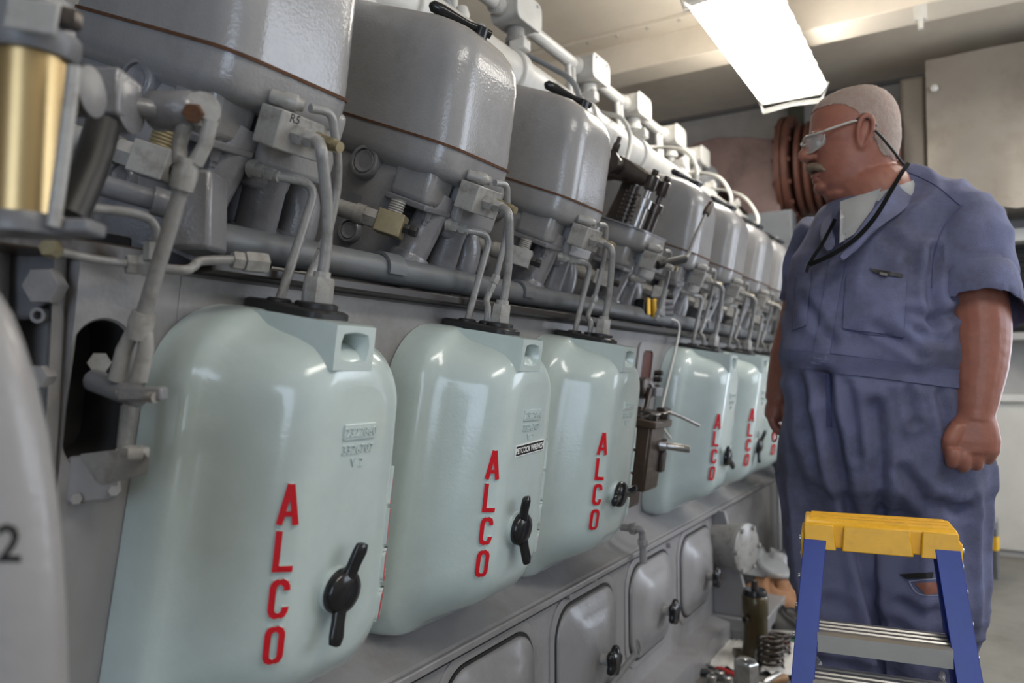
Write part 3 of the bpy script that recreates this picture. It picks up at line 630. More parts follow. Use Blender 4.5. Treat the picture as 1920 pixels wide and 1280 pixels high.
# ================================================================== EXPOSED BAY 4: pump and linkage
c4y = cyl_y(4)
t = thing('fuel_pump', CP(c4y-.02, -.36, .05), 'rusty brown fuel injection pump exposed in the bay without a cover', 'pump')
pc = CP(c4y-.045, -.20, .085)
RC = Matrix((V((cC, 0, -sC)), V((0, 1, 0)), V((sC, 0, cC)))).transposed()
q = MB(); q.box(CP(c4y-.045, -.225, .08), (.13, .115, .19), RC); q.build('pump_body', m_brown, t, bevel=.008)
q = MB(); q.box(CP(c4y-.045, -.125, .085), (.15, .14, .022), RC); q.build('top_flange', m_brown, t, bevel=.004)
q = MB(); q.lathe(CP(c4y-.045, -.118, .09), RC.col[2], [(0, .05), (.01, .05), (.012, .044), (.012, .036), (-.01, .034)], 22); q.build('barrel_rim', m_oily, t)
q = MB(); q.box(CP(c4y-.045, -.345, .06), (.08, .09, .07), RC); q.build('pump_foot', m_brown, t, bevel=.008)
q = MB(); o = CP(c4y-.0, -.19, .15); d = RC @ V((.93, .25, .0)); q.lathe(o, d, [(-.02, .02), (.01, .02), (.012, .012), (.075, .011), (.077, .009)], 16); q.build('control_shaft', m_steel, t)
q = MB(); q.box(CP(c4y+.01, -.24, .15), (.012, .03, .06), RC); q.build('pump_lug', m_oily, t, bevel=.003)
for yy, tt in ((-.09, -.118), (.0, -.118)): MB().hexa(CP(c4y+yy, tt, .14), CP(c4y+yy, tt+.02, .14), .012).build('flange_bolt', m_oily, t)
q = MB(); o = CP(c4y-.0, -.10, .14); q.tube([o+V((-.06, -.03, -.012)), o, o+V((.02, .03, .0)), at(1310, 797, X=-.70)], .006, 8, 4); q.build('open_fuel_pipe', m_steel, t)
# open recess with red-brown interior and linkage on the block face
t = thing('pump_bay', CP(c4y, .0, .0), 'open bay on the block side with rusty recess and control linkage', 'engine bay')
def rr_(w, h, nn, y0, t0, r=.02): return rrect(w, w, h, -h, r, r, lambda u, v: CP(c4y+y0+u, t0+v, nn), 5, 2)
q = MB(); q.loft([rr_(.075, .13, .001, .16, -.03), rr_(.075, .13, .006, .16, -.03), rr_(.045, .075, .006, .165, .0)], cap1=False); q.loft([rr_(.045, .075, .006, .165, .0), rr_(.043, .073, .0015, .165, .0)], cap0=False, mi=1)
q.build('recess_frame', [m_base, mat('rusty_recess', (.09, .025, .015), .6, bump=.2, dirt=(.02, .012, .01), damt=.9, dscale=12)], t, ang=40)
q = MB(); q.box(CP(c4y+.15, -.05, .03), (.07, .06, .03), RC); q.build('rack_bracket', m_cast, t, bevel=.003)
q = MB(); q.lathe(CP(c4y+.10, -.04, .045), V((1, -.3, 0)), [(-.04, .034), (0, .034), (.004, .024), (.004, .014), (.0, .012)], 20); q.build('bell_crank_eye', m_oily, t)
p_ = at(1236, 778, X=-.80)
q = MB(); q.box(p_+V((-.02, -.03, 0)), (.05, .09, .03), RC); q.box(p_+V((.0, .03, -.005)), (.03, .05, .055), RC); q.build('rack_clamp', m_oily, t, bevel=.004)
MB().hexa(p_+V((0, 0, 0)), p_+V((.025, -.008, 0)), .012).build('clamp_bolt', m_oily, t)
for px, py in ((1233, 699), (1231, 711), (1228, 726)):
    s_ = at(px, py, X=-.875); MB().hexa(s_+V((-.02, 0, 0)), s_+V((.016, 0, 0)), .010).build('bay_stud', m_oily, t)
q = MB(); q.tube([p_+V((-.03, -.05, 0)), CP(c4y+.06, -.10, .06), CP(c4y+.10, -.04, .05)], .008, 8); q.build('link_rod', m_oily, t)
q = MB(); q.tube([CP(c4y+.02, -.18, .05), CP(c4y+.05, -.10, .05)], .02, 12); q.build('plunger_guide', m_oily, t)
pts = [at(1255, 597, X=-.85), at(1272, 606, X=-.83), at(1270, 640, X=-.83), at(1240, 770, X=-.84), at(1243, 800, X=-.82), at(1258, 822, X=-.80)]
o = MB().tube(pts, .004, 8, 6).build('thin_hanging_wire', m_hosew); tag(o, 'thin white wire hanging down past the open bay', 'wire'); solo(o, pts[-1])
# yellow and black tool on the gallery pipe
t = thing('tape_measure', at(1208, 590, X=-.86), 'yellow and black hand tool wedged above the gallery pipe', 'tool')
p = at(1208, 576, X=-.86)
q = MB(); q.box(p, (.04, .075, .05)); q.build('tool_body', m_black, t, bevel=.008)
m_yel = mat('yellow_plastic', (.85, .48, .03), .4)
q = MB(); q.tube([p+V((.024, .025, -.03)), p+V((.026, .015, .02)), p+V((.024, .045, .028)), p+V((.022, .055, .022))], .008, 8); q.box(p+V((.022, -.02, 0)), (.006, .022, .052)); q.build('yellow_grip', m_yel, t, bevel=.002)
q = MB(); b0 = at(1235, 575, X=-.83)
for k in range(3): q.cyl(b0+V((0, .02, -.02+.018*k)), b0+V((.03, .045, -.02+.018*k)), .009, 10)
q.box(b0, (.03, .04, .06)); o = q.build('pipe_manifold', m_cast, H4)
# ================================================================== NEAR END OF THE ENGINE (left of frame)
m_dgrey = mat('dark_grey_paint', (.15, .15, .158), .35, bump=.15, bscale=60, dirt=(.07, .06, .055), damt=.6, dscale=8)
t = thing('end_housing', (-.97, .40, 0), 'grey bolted end housing at the near end of the engine block', 'engine housing')
MB().box((-1.13, .30, .60), (.42, .26, 1.2)).build('housing_body', m_base, t, bevel=.02)
b = MB(); pts = [(125, 455), (118, 620), (108, 800), (98, 960), (88, 1280)]
b.loft([[at(x-22, y, d=.84), at(x, y, d=.86), at(x+9, y, d=.90), at(x-10, y, d=.93), at(x-30, y, d=.9)] for x, y in pts]); b.build('flange_edge', m_base, t, ang=50)
b = MB(); b.loft([[at(x0, y, d=.86), at(x1, y, d=.86), at(x1, y, d=.90), at(x0, y, d=.9)] for x0, x1, y in ((-60, 112, 440), (-60, 112, 560), (-60, 80, 575), (-60, 60, 600))]); b.build('bracket_plate', m_dgrey, t, bevel=.006)
for px, py, r in ((75, 535, .022), (66, 706, .014)):
    p = at(px, py, d=.83); MB().hexa(p+AX_F*.02, p, r).build('housing_bolt', m_base, t)
p = at(72, 591, d=.845); MB().lathe(p+AX_F*.01, -AX_F, [(0, .009), (.012, .009), (.012, .005), (.0, .005)], 14).build('oil_nipple', m_base, t)
MB().box((-1.35, .30, 1.6), (.6, .30, .9)).build('upper_housing', m_dgrey, t, bevel=.03)
# ---- filter in the foreground
t = thing('fuel_filter', at(50, 440, d=.62), 'gold metal filter canister with dark end caps, blurred in the left foreground', 'filter')
p0, p1 = at(58, 95, d=.62), at(44, 412, d=.62); ax = (p1-p0).normalized(); L = (p1-p0).length
MB().lathe(p0, ax, [(-.004, .0275), (L+.004, .0275)], 32).build('canister', m_gold, t)
MB().lathe(p0, -ax, [(-.006, .033), (.004, .037), (.012, .037), (.014, .02)], 32).build('top_cap', m_dgrey, t)
MB().lathe(p1, ax, [(-.004, .033), (.004, .036), (.012, .036), (.014, .02)], 32).build('bottom_cap', m_dgrey, t)
q = MB(); q.box(at(58, 40, d=.62), (.05, .05, .05), Matrix.Rotation(YAW, 3, 'Z')); q.build('filter_head', m_dgrey, t, bevel=.005)
q = MB(); q.box(at(60, 30, d=.585), (.042, .004, .026), Matrix.Rotation(YAW, 3, 'Z') @ Matrix.Rotation(rad(8), 3, 'Y')); q.build('maker_plate', m_light, t, bevel=.002)
MB().hexa(at(130, 20, d=.62), at(128, 52, d=.62), .010).build('vent_plug', m_oily, t)
q = MB(); q.tube([at(140, 125, d=.60), at(118, 300, d=.60), at(100, 425, d=.60)], .0055, 10); q.build('stay_rod', m_light, t)
q = MB(); p = at(153, 172, d=.68)
for k in range(5): q.lathe(p-AX_R*.02+AX_R*k*.0065, AX_R, [(0, .016), (.001, .023), (.0045, .023), (.0055, .016)], 18)
q.build('threaded_knob', m_dgrey, t)
q = MB(); q.box(at(70, 428, d=.62), (.10, .03, .012), Matrix.Rotation(YAW, 3, 'Z')); q.build('filter_bracket', m_dgrey, t, bevel=.003)
q = MB(); a_, b_ = at(193, 235, d=.76), at(128, 410, d=.70); q.tube([a_, a_.lerp(b_, .5)+AX_R*.003, b_], .0165, 14); o = q.build('black_hose', m_blackm); tag(o, 'short black rubber hose beside the gold filter', 'hose'); solo(o, b_)
# ---- governor shaft and link rod
t = thing('control_linkage', at(235, 760, d=.86), 'grey control link rod with forked ends running down past the oval opening', 'linkage')
q = MB(); RY = Matrix.Rotation(YAW, 3, 'Z'); q.box(at(205, 185, d=.78), (.045, .05, .05), RY); q.build('shaft_block', m_cast, t, bevel=.004)
q = MB(); q.tube([at(215, 195, d=.79), at(345, 215, d=.83)], .011, 12); q.lathe(at(225, 197, d=.785), AX_R, [(-.01, .03), (.012, .03), (.014, .022)], 18); q.lathe(at(325, 208, d=.825), AX_R, [(-.025, .018), (-.02, .022), (.02, .022), (.025, .018)], 18); q.build('cross_shaft', m_cast, t)
q = MB(); p = at(372, 212, d=.83); q.lathe(p+AX_F*.012, -AX_F+AX_R*.4, [(0, .019), (.03, .019)], 18); q.build('rod_eye', m_light, t)
MB().hexa(at(360, 212, d=.80), at(366, 212, d=.82), .011).build('eye_bolt', m_rust, t)
u1, u2 = at(372, 225, d=.82), at(340, 355, d=.83)
for sgn in (-1, 1):
    q = MB(); off = AX_R*.012*sgn; q.tube([u1+off*1.1, u1.lerp(u2, .35)+off*1.2, u1.lerp(u2, .62)+off*.7], [.009, .008, .009], 10); q.build('fork_arm', m_light, t)
q = MB(); q.tube([u1.lerp(u2, .55), u1.lerp(u2, .8), u2], [.012, .014, .0125], 12); q.build('fork_socket', m_light, t)
l1, l2 = at(266, 600, d=.85), at(240, 712, d=.86)
q = MB(); q.tube([u2, l1], .0085, 12); q.build('link_rod', m_pipe, t)
q = MB(); q.tube([l1+(u2-l1)*.06, l1, l1.lerp(l2, .3)], [.012, .014, .013], 12); q.build('lower_socket', m_light, t)
for sgn in (-1, 1):
    q = MB(); off = AX_R*.0125*sgn; q.tube([l1.lerp(l2, .2)+off*.6, l1.lerp(l2, .5)+off, l2+off], [.008, .009, .010], 10); q.build('lower_fork_arm', m_light, t)
q = MB(); q.tube([at(175, 712, d=.90), at(232, 735, d=.86), at(262, 745, d=.84)], [.014, .013, .012], 12); q.box(at(268, 738, d=.84), (.05, .02, .016), RY); q.build('lever_arm', m_cast, t, bevel=.003)
MB().cyl(at(225, 738, d=.85), at(292, 745, d=.83), .0065, 10).build('clevis_pin', m_light, t)
MB().hexa(at(188, 682, d=.93), at(186, 680, d=.91), .014).build('lever_bolt', m_light, t)
q = MB(); q.tube([at(240, 760, d=.865), at(232, 840, d=.865)], .008, 10); q.build('lower_rod', m_pipe, t)
t = thing('lever_bracket', at(175, 945, d=.88), 'rusty grey bracket bolted to the block below the oval opening', 'bracket')
q = MB(); q.loft([[at(x, y, d=dd) for x, y in ((128, 855), (222, 850), (228, 925), (205, 940), (122, 945), (120, 930))] for dd in (.895, .875)]); q.build('back_plate', m_base, t, bevel=.004)
q = MB(); q.loft([[at(x, y, d=dd) for x, y, dd in ((150, 850, .87), (262, 836, .80), (280, 858, .79), (276, 880, .79), (190, 903, .83), (176, 890, .85))], [at(x, y+9, d=dd) for x, y, dd in ((150, 850, .87), (262, 836, .80), (280, 858, .79), (276, 880, .79), (190, 903, .83), (176, 890, .85))]]); q.build('shelf_plate', m_light, t, bevel=.003)
MB().hexa(at(252, 858, d=.80), at(254, 838, d=.80), .014).build('shelf_bolt', m_light, t)
for px, py in ((143, 935), (214, 920)): MB().hexa(at(px, py, d=.88), at(px, py, d=.868), .007).build('plate_bolt', m_base, t)
# ---- small lines around the first head
t = thing('oil_line', at(265, 500, d=.88), 'thin grey oil tubing bent around the near end of the engine', 'pipe')
q = MB(); q.tube([at(150, 388, d=.80), at(235, 397, d=.84), at(275, 408, d=.86), at(292, 430, d=.87), at(290, 470, d=.88)], .0055, 10, 5); q.build('bent_tube', m_pipe, t)
q = MB(); q.tube([at(95, 468, d=.78), at(170, 485, d=.83), at(250, 495, d=.88)], .005, 10); q.build('straight_tube', m_pipe, t)
q = MB(); q.hexa(at(236, 495, d=.875), at(262, 497, d=.885), .012); q.hexa(at(264, 497, d=.885), at(300, 500, d=.89), .014); q.build('tee_fitting', m_light, t)
q = MB(); q.cyl(at(290, 455, d=.88), at(289, 488, d=.88), .012, 6); q.build('tube_nut', m_light, t)
q = MB(); q.tube([at(300, 503, d=.89), at(345, 506, d=.90), at(362, 500, d=.91), at(378, 489, d=.92), at(440, 487, d=.94)], .006, 10, 5); q.build('bent_tube', m_pipe, t)
q = MB(); q.hexa(at(435, 487, d=.94), at(456, 490, d=.95), .012); q.hexa(at(458, 490, d=.95), at(500, 494, d=.97), .014); q.build('union_fitting', m_light, t)
q = MB(); q.hexa(at(88, 462, d=.77), at(104, 470, d=.785), .010); q.build('tube_nut', m_brass, t)
t = thing('heavy_crosspipe', at(320, 390, d=.93), 'stubby grey cross pipe with coupling under the first cylinder head', 'pipe')
q = MB(); q.tube([at(175, 342, d=.88), at(330, 388, d=.93)], .013, 14); q.build('pipe_run', m_cast, t)
q = MB(); q.lathe(at(285, 375, d=.915), at(330, 388, d=.93)-at(285, 375, d=.915), [(0, .018), (.035, .018)], 16); q.build('coupling', m_cast, t)
q = MB(); q.box(at(375, 400, d=.95), (.05, .06, .10), RY); q.build('support_block', m_cast, t, bevel=.006)
t = thing('deck_shelf', (-1.0, .43, 1.14), 'oily brown shelf on the block top below the first head', 'shelf')
MB().box((-1.03, .46, 1.185), (.33, .24, .02)).build('shelf_plate', mat('oily_brown_plate', (.05, .036, .026), .35, bump=.2, dirt=(.02, .016, .014), damt=.8, dscale=8), t, bevel=.003)
MB().box((-1.05, .46, 1.205), (.28, .20, .02)).build('shelf_pad', m_dark, t, bevel=.004)
# ---- curved guard with the figure 2
t = thing('curved_guard', at(0, 1280, d=.5), 'curved grey guard with a black figure 2, blurred at the lower left corner', 'guard')
b = MB(); edge = [(-120, 470), (-60, 505), (-18, 545), (8, 585), (30, 640), (55, 720), (75, 810), (92, 920), (104, 1040), (111, 1160), (115, 1300), (117, 1420)]; rr = []
for x, y in edge:
    e_ = at(x, y, d=.50); cc = e_-AX_R*.09
    rr.append([cc+AX_R*.09*math.cos(a)-AX_F.cross(V((0, 0, 1))).cross(V((0, 0, 1)))*(-.05)*math.sin(a)*-1 for a in [2*math.pi*i/36 for i in range(36)]])
b.loft(rr); go = b.build('guard_shell', m_base, t, ang=60)
from mathutils.bvhtree import BVHTree
bvg = BVHTree.FromPolygons([tuple(p) for p in b.v], b.f)
def fn2(u, v, h):
    o_ = at(16, 1052, d=.3)+AX_R*u*.62+V((0, 0, 1))*v*.62; dr = (o_-V((0, 0, CAMH))).normalized(); hit = bvg.ray_cast(V((0, 0, CAMH)), dr, 2)[0]
    return (hit if hit else o_*1.5)-dr*(.0006+h)
text_mesh('2', .034, fn2, 'figure_two', m_black, t, .0002, bold=.0006)

# ================================================================== FAR END: exhaust, insulated box, equipment
m_duct = mat('pink_primer_duct', (.17, .11, .1), .6, bump=.1, bscale=20, dirt=(.065, .045, .04), damt=.8, dscale=3)
m_rusty = mat('rust_red_flange', (.10, .036, .022), .6, bump=.2, bscale=60, dirt=(.025, .014, .011), damt=.8, dscale=8)
m_insul = mat('foil_insulation', (.30, .265, .225), .35, metal=.35, bump=.25, bscale=9, dirt=(.16, .13, .10), damt=.7, dscale=2)
t = thing('exhaust_duct', (-1.0, 4.2, 1.17), 'pinkish rusty exhaust duct at the far end of the engine', 'exhaust duct')
b = MB(); y0, y1 = 4.50, 4.98
sec = [(1262, 292, 375), (1300, 268, 368), (1345, 256, 345), (1400, 256, 400), (1462, 262, 470)]
b.loft([[at(x, yt, Y=y0), at(x, yb, Y=y0), at(x, yb, Y=y0)+V((0, y1-y0, 0)), at(x, yt, Y=y0)+V((0, y1-y0, 0))] for x, yt, yb in sec]); b.build('duct_body', m_duct, t, bevel=.01, smooth=False)
fc = at(1478, 322, Y=4.72)
def flange(x, r, w, nm, mt):
    return MB().lathe(V((x, fc.y, fc.z)), (1, 0, 0), [(0, r*.7), (0, r), (w, r), (w, r*.7)], 40).build(nm, mt, t, ang=40)
flange(fc.x-.02, .325, .03, 'flange', m_rusty); flange(fc.x+.018, .325, .03, 'flange', m_rusty)
q = MB(); pr = []
for k in range(5): pr += [(.065+k*.05, .23), (.08+k*.05, .275), (.10+k*.05, .275), (.115+k*.05, .23)]
q.lathe(V((fc.x, fc.y, fc.z)), (1, 0, 0), pr, 40); q.build('bellows', m_rusty, t)
flange(fc.x+.33, .31, .03, 'flange', m_rusty)
MB().tube([(fc.x+.3, fc.y, fc.z), (fc.x+.62, fc.y, fc.z)], .2, 32).build('outlet_pipe', m_rusty, t)
for k in range(14):
    a = 2*math.pi*k/14; MB().hexa((fc.x-.038, fc.y+.288*math.cos(a), fc.z+.288*math.sin(a)), (fc.x+.064, fc.y+.288*math.cos(a), fc.z+.288*math.sin(a)), .014).build('flange_bolt', m_rusty, t)
t = thing('turbocharger', (-1.15, 4.4, 1.17), 'rounded grey turbocharger casing behind the last heads', 'turbocharger')
p = at(1322, 345, Y=4.3); q = MB(); q.lathe(p+V((-.1, 0, 0)), (1, -.3, 0), [(0, .05), (.02, .09), (.06, .125), (.12, .125), (.16, .09), (.19, .05)], 30); q.build('volute', m_dgrey, t)
q = MB(); q.tube([p+V((.0, 0, -.1)), p+V((.02, 0, -.2)), p+V((.08, 0, -.32)), p+V((.10, 0, -.5))], .06, 20, 4); q.build('air_elbow', m_dgrey, t)
MB().box((-1.1, 4.45, 1.45), (.5, .3, .6)).build('turbo_mount', m_dgrey, t, bevel=.02)
t = thing('air_box', at(1440, 640, Y=4.45), 'dark grey steel box standing behind the far heads', 'cabinet')
a_, b_ = at(1392, 385, Y=4.3), at(1484, 385, Y=4.3)
MB().box(((a_.x+b_.x)/2, 4.37, .98), (b_.x-a_.x, .12, 1.94)).build('box_body', mat('slate_steel', (.13, .14, .15), .45, dirt=(.08, .08, .08), damt=.5), t, bevel=.008)
MB().box(((a_.x+b_.x)/2+.02, 4.306, 1.1), ((b_.x-a_.x)*.8, .012, 1.3)).build('box_door', mat('slate_steel', (.13, .14, .15)), t, bevel=.006)
t = thing('olive_post', at(1510, 900, Y=5.09), 'dark olive steel post beside the grey box', 'post')
a_ = at(1497, 420, Y=5.09); m_ol = mat('olive_paint', (.075, .08, .055), .5)
MB().box((a_.x, 5.09, 1.42), (.09, .09, 2.84)).build('post_shaft', m_ol, t, bevel=.006); MB().box((a_.x, 5.07, .01), (.2, .14, .02)).build('post_foot', m_ol, t, bevel=.003)
t = thing('insulated_duct', at(1820, 390, Y=4.6), 'big foil insulated duct box under the ceiling behind the man', 'duct')
a_ = at(1735, 125, Y=4.55); zb = at(1850, 392, Y=4.55).z
q = MB(); nx, nz = 18, 8; X0, X1 = a_.x, 1.6; Z1 = ZC-.12
random.seed(3)
for fy in (4.55,):
    vs = [(X0+(X1-X0)*i/nx, fy+random.uniform(-.012, .012), zb+(Z1-zb)*j/nz+(random.uniform(-.02, .02) if j == 0 else 0)) for j in range(nz+1) for i in range(nx+1)]
    q.add(vs, [(j*(nx+1)+i, j*(nx+1)+i+1, (j+1)*(nx+1)+i+1, (j+1)*(nx+1)+i) for j in range(nz) for i in range(nx)])
q.build('foil_face', m_insul, t, ang=80)
MB().box(((X0+X1)/2, 4.82, (zb+Z1)/2+.005), (X1-X0-.006, .50, Z1-zb-.03)).build('duct_core', m_insul, t, bevel=.01)
MB().box((X0-.07, 4.85, (zb+Z1)/2), (.13, .35, Z1-zb-.06)).build('side_lagging', m_insul, t, bevel=.02)
p = at(1752, 166, Y=4.53); MB().lathe(p, (0, -1, 0), [(0, .02), (.012, .018), (.018, .004)], 14).build('foil_button', m_white, t)
a_ = at(1882, 395, Y=4.7); MB().box((a_.x, 4.8, (zb+at(1882, 470, Y=4.7).z)/2), (.03, .03, zb-at(1882, 470, Y=4.7).z+.1)).build('hanger_leg', m_white, t, bevel=.003)
t = thing('louvre_unit', at(1890, 620, Y=5.0), 'dark louvred vent unit on the back wall at the right edge', 'vent')
a_ = at(1858, 455, Y=4.98); zt, z0 = at(1890, 455, Y=4.98).z, at(1890, 625, Y=4.98).z
MB().box((a_.x+.6, 5.06, (zt+z0)/2), (1.2, .16, zt-z0)).build('vent_box', m_dark, t, bevel=.004)
MB().box((a_.x+.6, 4.97, zt+.02), (1.2, .26, .07)).build('vent_ledge', m_white, t, bevel=.004)
MB().box((a_.x+.6, 4.98, z0-.02), (1.2, .2, .04)).build('vent_sill', m_walld, t, bevel=.004)
sl = None
for k in range(9):
    z = z0+.04+k*(zt-z0-.06)/8.5
    if sl is None: sl = MB().box((a_.x+.6, 4.97, z), (1.16, .035, .008), Matrix.Rotation(rad(30), 3, 'X')).build('louvre_slat', m_dark, t, smooth=False); z00 = z
    else: c_ = dup(sl, t); c_.location = sl.location+V((0, 0, z-z00))
# grey ledge block between wall panels
# low step stool with yellow bands
t = thing('step_stool', at(1838, 1100, Z=0), 'low grey step stool with yellow bands near the back wall', 'stool')
c0 = at(1800, 1098, Z=0); q = MB(); RS = Matrix.Rotation(rad(-20), 3, 'Z'); ct = c0+V((-.03, .12, .30))
for k in range(4): MB().box(ct+RS @ V((0, -.15+k*.1, 0)), (.30, .075, .025), RS).build('tread_board', mat('ribbed_alloy', (.36, .34, .31), .4, metal=.4), t, bevel=.004)
for sx in (-1, 1):
    for sy in (-1, 1):
        MB().box(ct+RS @ V((sx*.13, sy*.17, -.155)), (.035, .035, .29), RS).build('stool_leg', m_dgrey, t, bevel=.003)
        MB().box(ct+RS @ V((sx*.13, sy*.17, -.12)), (.038, .038, .07), RS).build('yellow_band', m_yel, t, smooth=False)
    MB().box(ct+RS @ V((sx*.13, 0, -.03)), (.03, .36, .03), RS).build('stool_rail', m_dgrey, t, bevel=.003)
MB().box(ct+RS @ V((0, -.18, -.03)), (.28, .03, .035), RS).build('stool_rail', m_dgrey, t, bevel=.003)
MB().box(ct+RS @ V((.06, -.198, -.03)), (.05, .006, .036), RS).build('yellow_band', m_yel, t, smooth=False)

# ---- dark equipment beyond the engine foot
t = thing('pump_skid', at(1450, 1100, Z=.0), 'cluttered dark pump skid with thin pipes beyond the engine foot', 'machine')
cx, cy = -.60, 3.55
MB().box((cx, cy+.25, .12), (.32, .5, .20)).build('skid_base', m_dgrey, t, bevel=.01)
MB().lathe((cx-.03, cy+.25, .30), (0, 0, 1), [(-.1, .09), (.05, .09), (.05, .11), (.08, .11), (.12, .06), (.20, .05)], 20).build('motor', mat('blue_grey_motor', (.06, .075, .09), .4), t)
MB().lathe((cx-.06, cy+.1, .62), (1, -.3, 0), [(-.1, .07), (.08, .07), (.08, .085), (.11, .085)], 20).build('strainer', mat('blue_grey_motor', (.06, .075, .09)), t)
for i in range(7):
    z = .35+.08*i; pts = [V((cx+random.uniform(-.15, .1), cy+random.uniform(-.1, .5), z+random.uniform(-.1, .1))) for _ in range(3)]
    pts[0].z = .25; MB().tube([pts[0], pts[0]+V((0, 0, z-.2)), pts[1], pts[2]], .010, 8).build('skid_pipe', m_light if i % 2 else m_steel, t)
MB().box((cx-.12, cy+.45, .55), (.12, .12, .9)).build('skid_column', m_dark, t, bevel=.006)
MB().box((cx+.05, cy+.4, .60), (.10, .10, .16)).build('control_box', m_blackm, t, bevel=.006)

# ================================================================== FLOOR CLUTTER
fl = lambda x, y, z=.012: at(x, y, Z=z)
m_towel = mat('paper_towel', (.62, .60, .56), .9, bump=.3, bscale=30, dirt=(.35, .30, .24), damt=.5, dscale=6)
t = thing('drip_tray', fl(1330, 1245, 0), 'flat metal drip tray on the floor beside the engine base', 'tray')
A, B_, C_, D_ = fl(1232, 1272, .0), fl(1345, 1192, .0), fl(1520, 1200, .0), fl(1500, 1330, .0)
m_tray = mat('tray_metal', (.25, .24, .22), .45, metal=.4, dirt=(.1, .09, .07), damt=.7, dscale=6)
E1 = A+V((0, -.35, 0)); pl = [A, B_, C_, D_]
MB().add([p+V((0, 0, z)) for z in (.001, .006) for p in pl], [(0, 3, 2, 1), (4, 5, 6, 7), (0, 1, 5, 4), (1, 2, 6, 5), (2, 3, 7, 6), (3, 0, 4, 7)]).build('tray_floor', m_tray, t, smooth=False)
for a_, b_ in ((A, B_), (B_, C_), (A, fl(1300, 1272, 0))): MB().tube([a_+V((0, 0, .02)), b_+V((0, 0, .02))], .014, 8).build('tray_rim', m_light, t)
def towel(pts, label, z=.012):
    n = 14; q = MB(); a, b2, c, d = [V(p) for p in pts]; random.seed(len(label)); vs = []
    for j in range(n+1):
        for i in range(n+1):
            p = a.lerp(b2, i/n).lerp(d.lerp(c, i/n), j/n); p.z = z+.012*abs(math.sin(i*1.3+j*.7))*random.random()+.004; vs.append(p)
    vs2 = [p-V((0, 0, .003)) for p in vs]; N_ = (n+1)**2
    F_ = [(j*(n+1)+i, j*(n+1)+i+1, (j+1)*(n+1)+i+1, (j+1)*(n+1)+i) for j in range(n) for i in range(n)]
    q.add(vs+vs2, F_+[tuple(N_+k for k in reversed(f)) for f in F_]+[(i, N_+i, N_+i+1, i+1) for i in range(n)])
    o = q.build('shop_towel', m_towel, ang=80); tag(o, label, 'towel', 'paper towels on the tray'); solo(o, vs[0])
towel([fl(1330, 1250), fl(1350, 1203), fl(1405, 1200), fl(1400, 1262)], 'white paper towel left of the brown pump on the tray')
towel([fl(1425, 1262), fl(1440, 1205), fl(1520, 1208), fl(1500, 1275)], 'larger white paper towel between the springs and the ladder')
t = thing('injector_body', fl(1417, 1236), 'brown oily cylindrical pump standing on the tray', 'pump')
o_ = fl(1417, 1236); m_ob = mat('olive_brown_oil', (.075, .055, .022), .3, metal=.4, bump=.2, dirt=(.03, .02, .012), damt=.7, dscale=14, coat=.4)
MB().lathe(o_, (0, 0, 1), [(0, .055), (.02, .055), (.03, .048), (.06, .043), (.16, .043), (.165, .046), (.225, .046), (.23, .043)], 26).build('barrel', m_ob, t)
MB().lathe(o_, (0, 0, 1), [(.228, .043), (.235, .043), (.25, .038), (.252, .02)], 24).build('top_ring', m_black, t)
MB().lathe(o_+V((0, 0, .25)), (0, 0, 1), [(0, .014), (.03, .012), (.034, .006)], 14).build('delivery_stub', m_oily, t)
MB().lathe(o_+V((-.02, -.04, .15)), (-.4, -.9, 0), [(0, .012), (.012, .012), (.012, .006), (.004, .006)], 14).build('side_port', m_oily, t)
MB().box(o_+V((.0, 0, .014)), (.15, .09, .028), Matrix.Rotation(.5, 3, 'Z')).build('base_flange', m_ob, t, bevel=.008)
def spring(x, y, r, h, turns, label):
    o_ = fl(x, y, .02); pts = [o_+V((r*math.cos(a*2*math.pi/12), r*math.sin(a*2*math.pi/12), h*a/(12*turns))) for a in range(12*turns+1)]
    o = MB().tube(pts, .0055, 8).build('coil_spring', m_oily); tag(o, label, 'spring', 'coil springs on the tray'); solo(o, o_)
spring(1446, 1248, .040, .10, 5, 'dark coil spring beside the brown pump, nearest the ladder'); spring(1462, 1222, .035, .07, 4, 'small dark coil spring behind the larger spring')
t = thing('hex_socket', fl(1400, 1318), 'shiny silver hexagonal steel bar standing upright on the tray', 'socket')
o_ = fl(1400, 1318); MB().lathe(o_, (0, 0, 1), [(0, .038), (.125, .038), (.13, .034), (.13, .001)], 6).build('hex_body', m_steel, t, smooth=False)
MB().lathe(o_+V((0, 0, .129)), (0, 0, 1), [(0, .032), (.003, .031), (.003, .008), (.001, .006)], 24).build('turned_face', m_steel, t)
def driver(p0, p1, mt, label, name='screwdriver', r=.012):
    p0, p1 = V(p0), V(p1); d = (p1-p0).normalized(); t = thing(name, p0, label, 'tool', 'hand tools on the tray')
    MB().lathe(p0, d, [(0, r*.7), (.008, r), (.03, r*.85), (.07, r), (.085, r*.6)], 12).build('tool_handle', mt, t); MB().cyl(p0+d*.08, p1, .004, 8).build('tool_blade', m_steel, t)
m_redp = mat('red_plastic', (.45, .03, .025), .35); m_wood = mat('wood_handle', (.30, .16, .07), .5, dirt=(.15, .08, .04), damt=.5, dscale=12)
driver(fl(1382, 1268, .025), fl(1325, 1245, .025), m_redp, 'red handled screwdriver lying left of the hex bar')
driver(fl(1478, 1203, .025), fl(1420, 1196, .025), m_redp, 'red handled tool behind the brown pump')
driver(fl(1475, 1270, .03), fl(1418, 1282, .03), m_wood, 'wooden handled tool in front of the springs', 'wooden_tool', .014)
driver(fl(1285, 1256, .02), fl(1340, 1262, .02), m_blackm, 'dark handled tool near the engine base on the tray')
driver(fl(1462, 1262, .045), fl(1425, 1284, .03), m_steel, 'bright steel wrench handle beside the hex bar', 'steel_wrench', .011)
